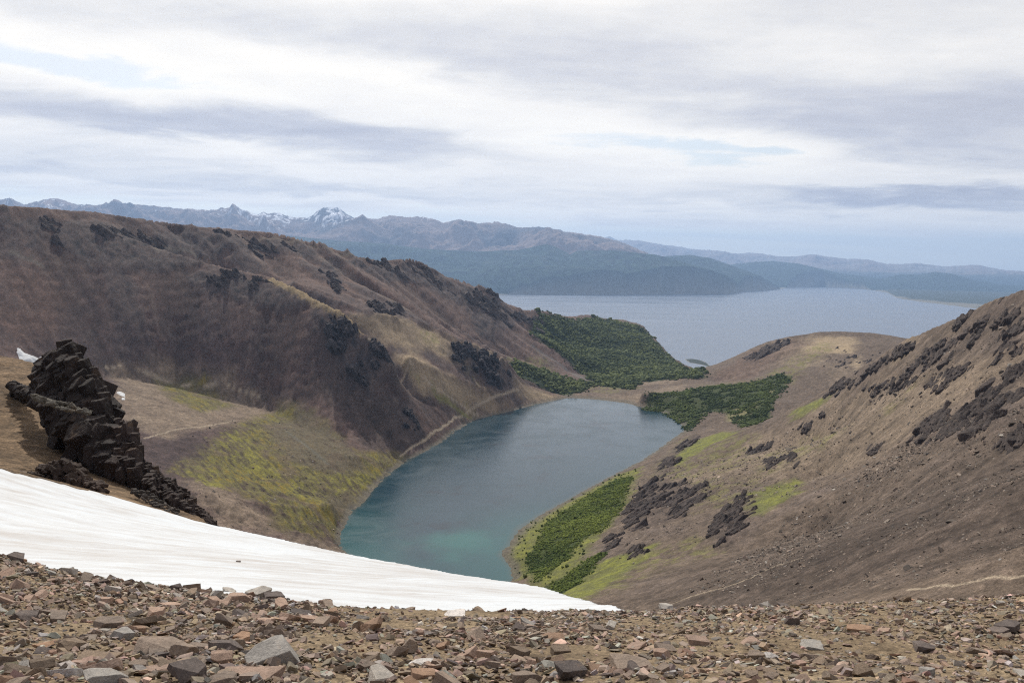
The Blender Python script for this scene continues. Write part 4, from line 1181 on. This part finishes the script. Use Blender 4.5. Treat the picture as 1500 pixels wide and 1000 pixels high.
for pts, label, sp, dn in (
    ([(540, 379), (575, 383), (600, 379), (625, 388), (650, 404), (665, 412), (660, 425), (620, 405), (580, 400)], 'dark rounded rock knob on the skyline of the rear ridge', 5, .5),
    ([(680, 425), (712, 428), (738, 442), (745, 462), (725, 470), (700, 450)], 'dark rock towers on the skyline where the rear ridge drops to the sea', 5, .5),
    ([(745, 448), (790, 463), (800, 480), (770, 478)], 'last low rocks of the rear ridge above the forest', 4, .4),
    ([(480, 392), (500, 405), (498, 430), (470, 410)], 'dark rib under the rear ridge behind the nearer spur', 4, .5),
    ([(545, 445), (590, 458), (597, 466), (560, 462)], 'dark crag at the foot of the rear ridge above the grassy bench', 5, .6),
    ([(60, 318), (100, 322), (95, 360), (70, 352)], 'dark gully rocks near the top of the left wall', 4, .35),
    ([(150, 332), (215, 340), (245, 358), (200, 366), (150, 352)], 'dark rocks where the nearer spur leaves the ridge', 4, .35),
    ([(270, 392), (340, 395), (400, 412), (380, 428), (300, 412)], 'broken dark rocks along the upper part of the nearer spur', 4, .35),
    ([(320, 340), (400, 350), (440, 360), (400, 368), (330, 356)], 'dark rock band just under the rim of the left wall', 4, .35),
):
    far_crag(pts, label, sp, dn, (.095, .074, .066), 1.5, .75, spread=.22, lift=-.25)

# rubble strewn over the valley sides
def valley_rubble():
    Ps, S = [], []
    for pts, n, s0 in (([(1000, 860), (1150, 760), (1300, 660), (1500, 560), (1520, 840), (1300, 860)], 9000, 2.2), ([(1000, 720), (1100, 650), (1200, 600), (1400, 480), (1500, 440), (1500, 600), (1200, 720)], 5000, 1.8),
                       ([(200, 640), (400, 600), (500, 700), (500, 800), (400, 785), (300, 760)], 1400, 1.3), ([(930, 700), (1100, 650), (1100, 780), (900, 830)], 1500, 2.0), ([(0, 620), (60, 590), (150, 700), (300, 755), (290, 765), (0, 690)], 1500, 4.4)):
        near = s0 == 4.4
        pg = poly(pts, 62 if near else 95.0); mn, mx = pg.min(0), pg.max(0)
        x = rng.uniform(mn[0], mx[0], n*5); y = rng.uniform(mn[1], mx[1], n*5)
        k = (sdist(x, y, pg) > 0) & (fbm(x, y, 60, 4, .6, 97) > rng.uniform(-.35, .25, len(x))); x, y = x[k][:n], y[k][:n]
        d = np.hypot(x, y)
        s = (s0*d/F_PX)*np.exp(rng.normal(-1.1, .6, len(x)))
        Ps.append(np.stack([x, y, heights(x, y)+s*.1], 1)); S.append(s)
    pos = np.concatenate(Ps); s = np.concatenate(S)
    ci = rng.choice(len(gcolors), len(s), p=gprob)
    cc = ((gcolors[ci]*.35+.65*np.array([.15, .125, .10]))*np.exp(rng.normal(0, .35, (len(s), 1)))*.9).astype(np.float32)
    o = scatter_mesh('scree_rubble', small[:12], pos, s, rot_rand(len(s), .5), cc, stone_material('scree_stone', None, 1.0, .05))
    tag(o, 'stones strewn over the scree slopes', kind='stuff')
valley_rubble()

# ------------------------------------------------------------------ woods and scrub
def crown_proto(seed, sub=1, flat=.8):
    bm = bmesh.new(); bmesh.ops.create_icosphere(bm, subdivisions=sub, radius=1)
    r = random.Random(seed)
    for v in bm.verts: v.co = Vector((v.co.x, v.co.y, v.co.z*flat))*r.uniform(.68, 1.25)
    bm.verts.index_update()
    V = np.array([v.co[:] for v in bm.verts], np.float32); Fc = np.array([[v.index for v in f.verts] for f in bm.faces], np.int32)
    bm.free(); return V, Fc

def leaf_material(name):
    N = Nodes(name)
    pos = N.n('ShaderNodeNewGeometry').outputs['Position']
    c0 = N.n('ShaderNodeAttribute', attribute_name='col').outputs['Color']
    n = N.noise(pos, .6, 4, .7)
    c = N.vmath('SCALE', c0); N.t.links.new(N.rangef(n, .3, .7, .6, 1.4), c.node.inputs['Scale'])
    b = N.n('ShaderNodeBump', {'Strength': .8, 'Distance': 1.0, 'Height': n})
    N.out(N.n('ShaderNodeBsdfPrincipled', {'Base Color': c, 'Roughness': .9, 'Specular IOR Level': .15, 'Normal': b.outputs[0]}).outputs[0])
    return N.m

crowns = [crown_proto(900+k) for k in range(10)]
def wood(name, polys, spacing, size, label, pal, thin, gapn, edge=0.0):
    X, Y = [], []
    for pg in polys:
        mn, mx = pg.min(0), pg.max(0)
        gx = np.arange(mn[0], mx[0], spacing); gy = np.arange(mn[1], mx[1], spacing)
        A, B = np.meshgrid(gx, gy); x = A.ravel()+rng.uniform(-.5, .5, A.size)*spacing; y = B.ravel()+rng.uniform(-.5, .5, A.size)*spacing
        d = sdist(x, y, pg)+fbm(x, y, gapn, 4, .62, 98)*gapn*1.1+rng.uniform(-.3, .3, len(x))*gapn
        k = (d > edge) & (fbm(x, y, gapn*1.3, 4, .6, 99) > thin)
        X.append(x[k]); Y.append(y[k])
    x = np.concatenate(X); y = np.concatenate(Y); n = len(x)
    s = size*np.exp(rng.normal(0, .38, n))*(1+.5*fbm(x, y, 60, 3, .5, 14))
    pos = np.stack([x, y, heights(x, y)+s*.55], 1)
    t = np.clip(.5+1.2*fbm(x, y, 120, 4, .6, 12)+.35*fbm(x, y, 18, 3, .6, 13)+rng.normal(0, .18, n), 0, 1)[:, None]
    c = (np.array(pal[0])*(1-t)+np.array(pal[1])*t).astype(np.float32)
    R = rot_rand(n, .3)
    o = scatter_mesh(name, crowns, pos, s, R, c, leaf_material(name+'_leaves'))
    tag(o, label, kind='stuff'); print(name, n)
wood('woodland', Z['forest'], 6.0, 3.2, 'dense green beech forest covering the headland beyond the lake', [(.045, .062, .022), (.125, .145, .045)], -.36, 60)
wood('dark_scrub', [Z['bush'][0]], 2.9, 1.6, 'dark green scrub on the slope at the far end of the lake', [(.036, .054, .015), (.10, .125, .03)], -.10, 26)
wood('bright_scrub', Z['bush'][1:], 1.55, .85, 'bright green dwarf beech scrub above the near right shore', [(.055, .082, .015), (.15, .18, .03)], -.22, 14)
wood('shore_bushes', [poly([(745, 800), (770, 765), (800, 750), (900, 695), (935, 682), (920, 730), (880, 775), (830, 850), (790, 862), (757, 845)])], 5.5, 1.1, 'low green bushes dotted over the grassy near right shore', [(.06, .075, .02), (.13, .145, .035)], .12, 10)

# ------------------------------------------------------------------ gravel spit in the channel
def spit():
    out = []
    for pts in ([(1003, 526), (1012, 525.3), (1025, 527), (1035, 531), (1042, 536.5), (1038, 537.5), (1028, 534), (1010, 531)], [(1030, 541), (1045, 539.5), (1052, 540.5), (1040, 545)]):
        pg = np.array([Lk(u, v, 0)[:2] for u, v in pts]); mn, mx = pg.min(0)-30, pg.max(0)+30
        n = 60; Y, X = np.meshgrid(np.linspace(mn[1], mx[1], n), np.linspace(mn[0], mx[0], n), indexing='ij'); x, y = X.ravel(), Y.ravel()
        d = sdist(x, y, pg)+10*fbm(x, y, 60, 3, .6, 15)
        z = np.clip(d*.12, -2, 5)+fbm(x, y, 20, 3, .6, 16)
        out.append((np.stack([x, y, z], 1), d))
    V = np.concatenate([o[0] for o in out]); q = gridquads(60, 60); D = np.concatenate([o[1] for o in out])
    c = mix(np.full((len(V), 3), .05, np.float32)*np.array([.8, .95, .7], np.float32), (.2, .19, .16), sstep(14, 2, D))
    tag(link_mesh('shore', V, quads=np.concatenate([q, q+3600]), mats=[bpy.data.materials['scree_ground']], attrs={'col': c}), kind='structure', label='low wooded spit in the channel')
spit()


# ------------------------------------------------------------------ haze
def build_haze():
    x0, x1, y0, y1, z0, z1 = -40000, 40000, -1500, 57500, -27, 2950
    v = [(x0, y0, z0), (x1, y0, z0), (x1, y1, z0), (x0, y1, z0), (x0, y0, z1), (x1, y0, z1), (x1, y1, z1), (x0, y1, z1)]
    f = [[3, 2, 1, 0], [4, 5, 6, 7], [0, 1, 5, 4], [1, 2, 6, 5], [2, 3, 7, 6], [3, 0, 4, 7]]
    N = Nodes('haze_air')
    pv = N.n('ShaderNodeVolumePrincipled', {'Color': (.42, .63, 1.0, 1), 'Density': 2.6e-5, 'Anisotropy': .3})
    N.out(vol=pv.outputs[0])
    o = link_mesh('haze', v, quads=f, smooth=False, mats=[N.m])
    o['kind'] = 'stuff'
build_haze()

# ------------------------------------------------------------------ light and sky
SUN_AZ, SUN_EL = math.radians(-20), math.radians(43)
sd = Vector((math.sin(SUN_AZ)*math.cos(SUN_EL), math.cos(SUN_AZ)*math.cos(SUN_EL), math.sin(SUN_EL)))
sl = bpy.data.lights.new('sun', 'SUN'); sl.energy = 4.1; sl.angle = math.radians(.9); sl.color = (1, .95, .87)
so = bpy.data.objects.new('sun', sl); COL.objects.link(so)
so.rotation_euler = (-sd).to_track_quat('-Z', 'Y').to_euler()

def build_world():
    GAIN = 1.08
    w = bpy.data.worlds.new('World'); SC.world = w; w.use_nodes = True
    N = Nodes('', world=w)
    sky = N.n('ShaderNodeTexSky', sky_type='NISHITA')
    sky.sun_disc = False; sky.sun_elevation = SUN_EL; sky.sun_rotation = SUN_AZ
    sky.altitude = 750; sky.air_density = 1.0; sky.dust_density = 1.5; sky.ozone_density = 1.0
    skyc = N.vmath('SCALE', sky.outputs[0]); skyc.node.inputs['Scale'].default_value = .10
    g = N.n('ShaderNodeTexCoord').outputs['Generated']
    s = N.n('ShaderNodeSeparateXYZ', {0: g}); X, Y, Zz = s.outputs
    hl = N.math('SQRT', N.math('ADD', N.math('MULTIPLY', X, X), N.math('MULTIPLY', Y, Y)))
    el = N.math('DIVIDE', Zz, N.math('MAXIMUM', hl, .001))           # tan of elevation
    a = N.math('ARCTAN2', X, Y)
    zc = N.math('ADD', N.math('MAXIMUM', Zz, 0.0), .09)
    px = N.math('DIVIDE', X, zc); py = N.math('DIVIDE', Y, zc)
    pv = N.n('ShaderNodeCombineXYZ', {0: px, 1: py, 2: 0.0}).outputs[0]
    mp = N.n('ShaderNodeMapping', {'Vector': pv, 'Rotation': (0, 0, .16), 'Scale': (.42, 1.0, 1)}).outputs[0]
    n1 = N.noise(mp, .55, 7, .58, .35)
    n2 = N.noise(mp, 1.9, 7, .62, .5)
    n3 = N.noise(pv, 6.0, 5, .6, .3)
    # bands of cloud: thick where grey
    wob = N.math('MULTIPLY', N.math('SUBTRACT', N.noise(pv, 1.1, 5, .6, .4), .5), .16)
    wel = N.math('ADD', el, N.math('MULTIPLY', wob, .42))
    wa = N.math('ADD', a, N.math('MULTIPLY', wob, 1.2))
    def blob(u, v, su, sv, tilt=0.0):
        d = ray(u, v); a0 = math.atan2(d[0], d[1]); e0 = d[2]
        q = N.math('DIVIDE', N.math('SUBTRACT', wa, a0), su)
        e1 = N.math('SUBTRACT', N.math('SUBTRACT', wel, e0), N.math('MULTIPLY', N.math('SUBTRACT', wa, a0), tilt))
        p = N.math('DIVIDE', e1, sv)
        dd = N.math('ADD', N.math('MULTIPLY', q, q), N.math('MULTIPLY', p, p))
        return N.math('POWER', 2.718, N.math('MULTIPLY', dd, -1.0))
    T = N.math('MULTIPLY', N.math('SUBTRACT', n1, .5), 1.5)
    T = N.math('ADD', T, N.math('MULTIPLY', N.math('SUBTRACT', n2, .5), .75))
    T = N.math('ADD', T, N.math('MULTIPLY', N.math('SUBTRACT', n3, .5), .25))
    T = N.math('ADD', T, -.06)
    for (u, v, su, sv, wt, tl) in ((200, 178, .30, .022, .62, -.03), (560, 200, .22, .020, .32, -.08), (1400, 190, .22, .045, .55, -.1), (1330, 288, .17, .011, .72, -.06),
                                   (1000, 110, .32, .035, .30, -.08), (300, 30, .30, .030, .28, 0), (150, 95, .22, .022, -.55, -.1), (1000, 225, .26, .028, -.50, -.1),
                                   (400, 235, .35, .014, -.3, -.1), (230, 262, .35, .010, .25, -.02), (800, 285, .3, .010, .2, -.04), (700, 305, .5, .006, -.4, -.02),
                                   (550, 110, .20, .02, -.35, -.12), (1300, 345, .3, .010, -.3, -.02), (1000, 40, .5, .035, .12, 0)):
        T = N.math('ADD', T, N.math('MULTIPLY', blob(u, v, su, sv, tl), wt))
    T = N.math('ADD', T, N.rangef(Y, .25, -.5, 0, .9, True))  # grey cloud added behind the camera, unseen, to deepen shade on faces turned there
    T = N.math('ADD', T, N.rangef(Zz, .5, .8, 0, .35, True))  # thicker overhead too, out of view, to cut the ambient light
    cr = N.n('ShaderNodeValToRGB', {0: N.rangef(T, -.38, .80, 0, 1)})
    e = cr.color_ramp.elements
    e[0].position = 0; e[0].color = (1.05, 1.04, 1.01, 1); e[1].position = 1; e[1].color = (.42, .44, .54, 1)
    for p_, c_ in ((.26, (.95, .945, .94, 1)), (.45, (.80, .81, .835, 1)), (.68, (.60, .62, .70, 1))):
        q = e.new(p_); q.color = c_
    # cloud cover ends above the skyline, lower to the right
    base_el = N.math('ADD', N.math('MULTIPLY', a, -.028), .048)
    edge = N.math('SUBTRACT', N.math('ADD', el, N.math('MULTIPLY', N.math('SUBTRACT', n2, .5), .045)), base_el)
    cov = N.rangef(edge, -.006, .010, 0, 1, True)
    holes = N.math('SUBTRACT', 1.0, N.rangef(T, -.62, -.40, .75, 0, True))
    cov = N.math('MULTIPLY', cov, holes)
    thin = N.rangef(N.noise(mp, 1.2, 6, .6, .4), .45, .7, .12, .55)
    low = N.mixc(N.rangef(el, -.02, .12, .8, .1), N.mixc(1.0, skyc, (1.25, 1.12, 1.0, 1), 'MULTIPLY'), (1.15, 1.22, 1.2, 1))
    low = N.mixc(thin, low, (.78, .82, .86, 1))
    col = N.mixc(cov, low, N.mixc(1.0, cr.outputs[0], (1.045, 1.0, .935, 1), 'MULTIPLY'))
    gr = N.mixc(N.rangef(el, -.03, -.005, 1, 0), col, (.22, .24, .27, 1))
    bg = N.n('ShaderNodeBackground', {'Color': gr, 'Strength': GAIN})
    N.out(bg.outputs[0], kind='ShaderNodeOutputWorld')
    w.cycles.sampling_method = 'MANUAL'; w.cycles.sample_map_resolution = 512
build_world()

# ------------------------------------------------------------------ camera
cam = bpy.data.cameras.new('camera'); co = bpy.data.objects.new('camera', cam); COL.objects.link(co)
cam.sensor_width = 36; cam.lens = 36*F_PX/1500; cam.clip_start = .1; cam.clip_end = 200000
M = Matrix((( _R[0], _U[0], -_F[0], 0), (_R[1], _U[1], -_F[1], 0), (_R[2], _U[2], -_F[2], CAMZ), (0, 0, 0, 1)))
co.matrix_world = M
SC.camera = co
SC.view_settings.view_transform = 'Standard'; SC.view_settings.look = 'None'
SC.view_settings.exposure = 0; SC.view_settings.gamma = 1
SC.cycles.use_denoising = False
SC.cycles.filter_width = 1.15
SC.cycles.max_bounces = 4; SC.cycles.diffuse_bounces = 2; SC.cycles.volume_bounces = 0; SC.cycles.glossy_bounces = 2
SC.cycles.use_adaptive_sampling = True
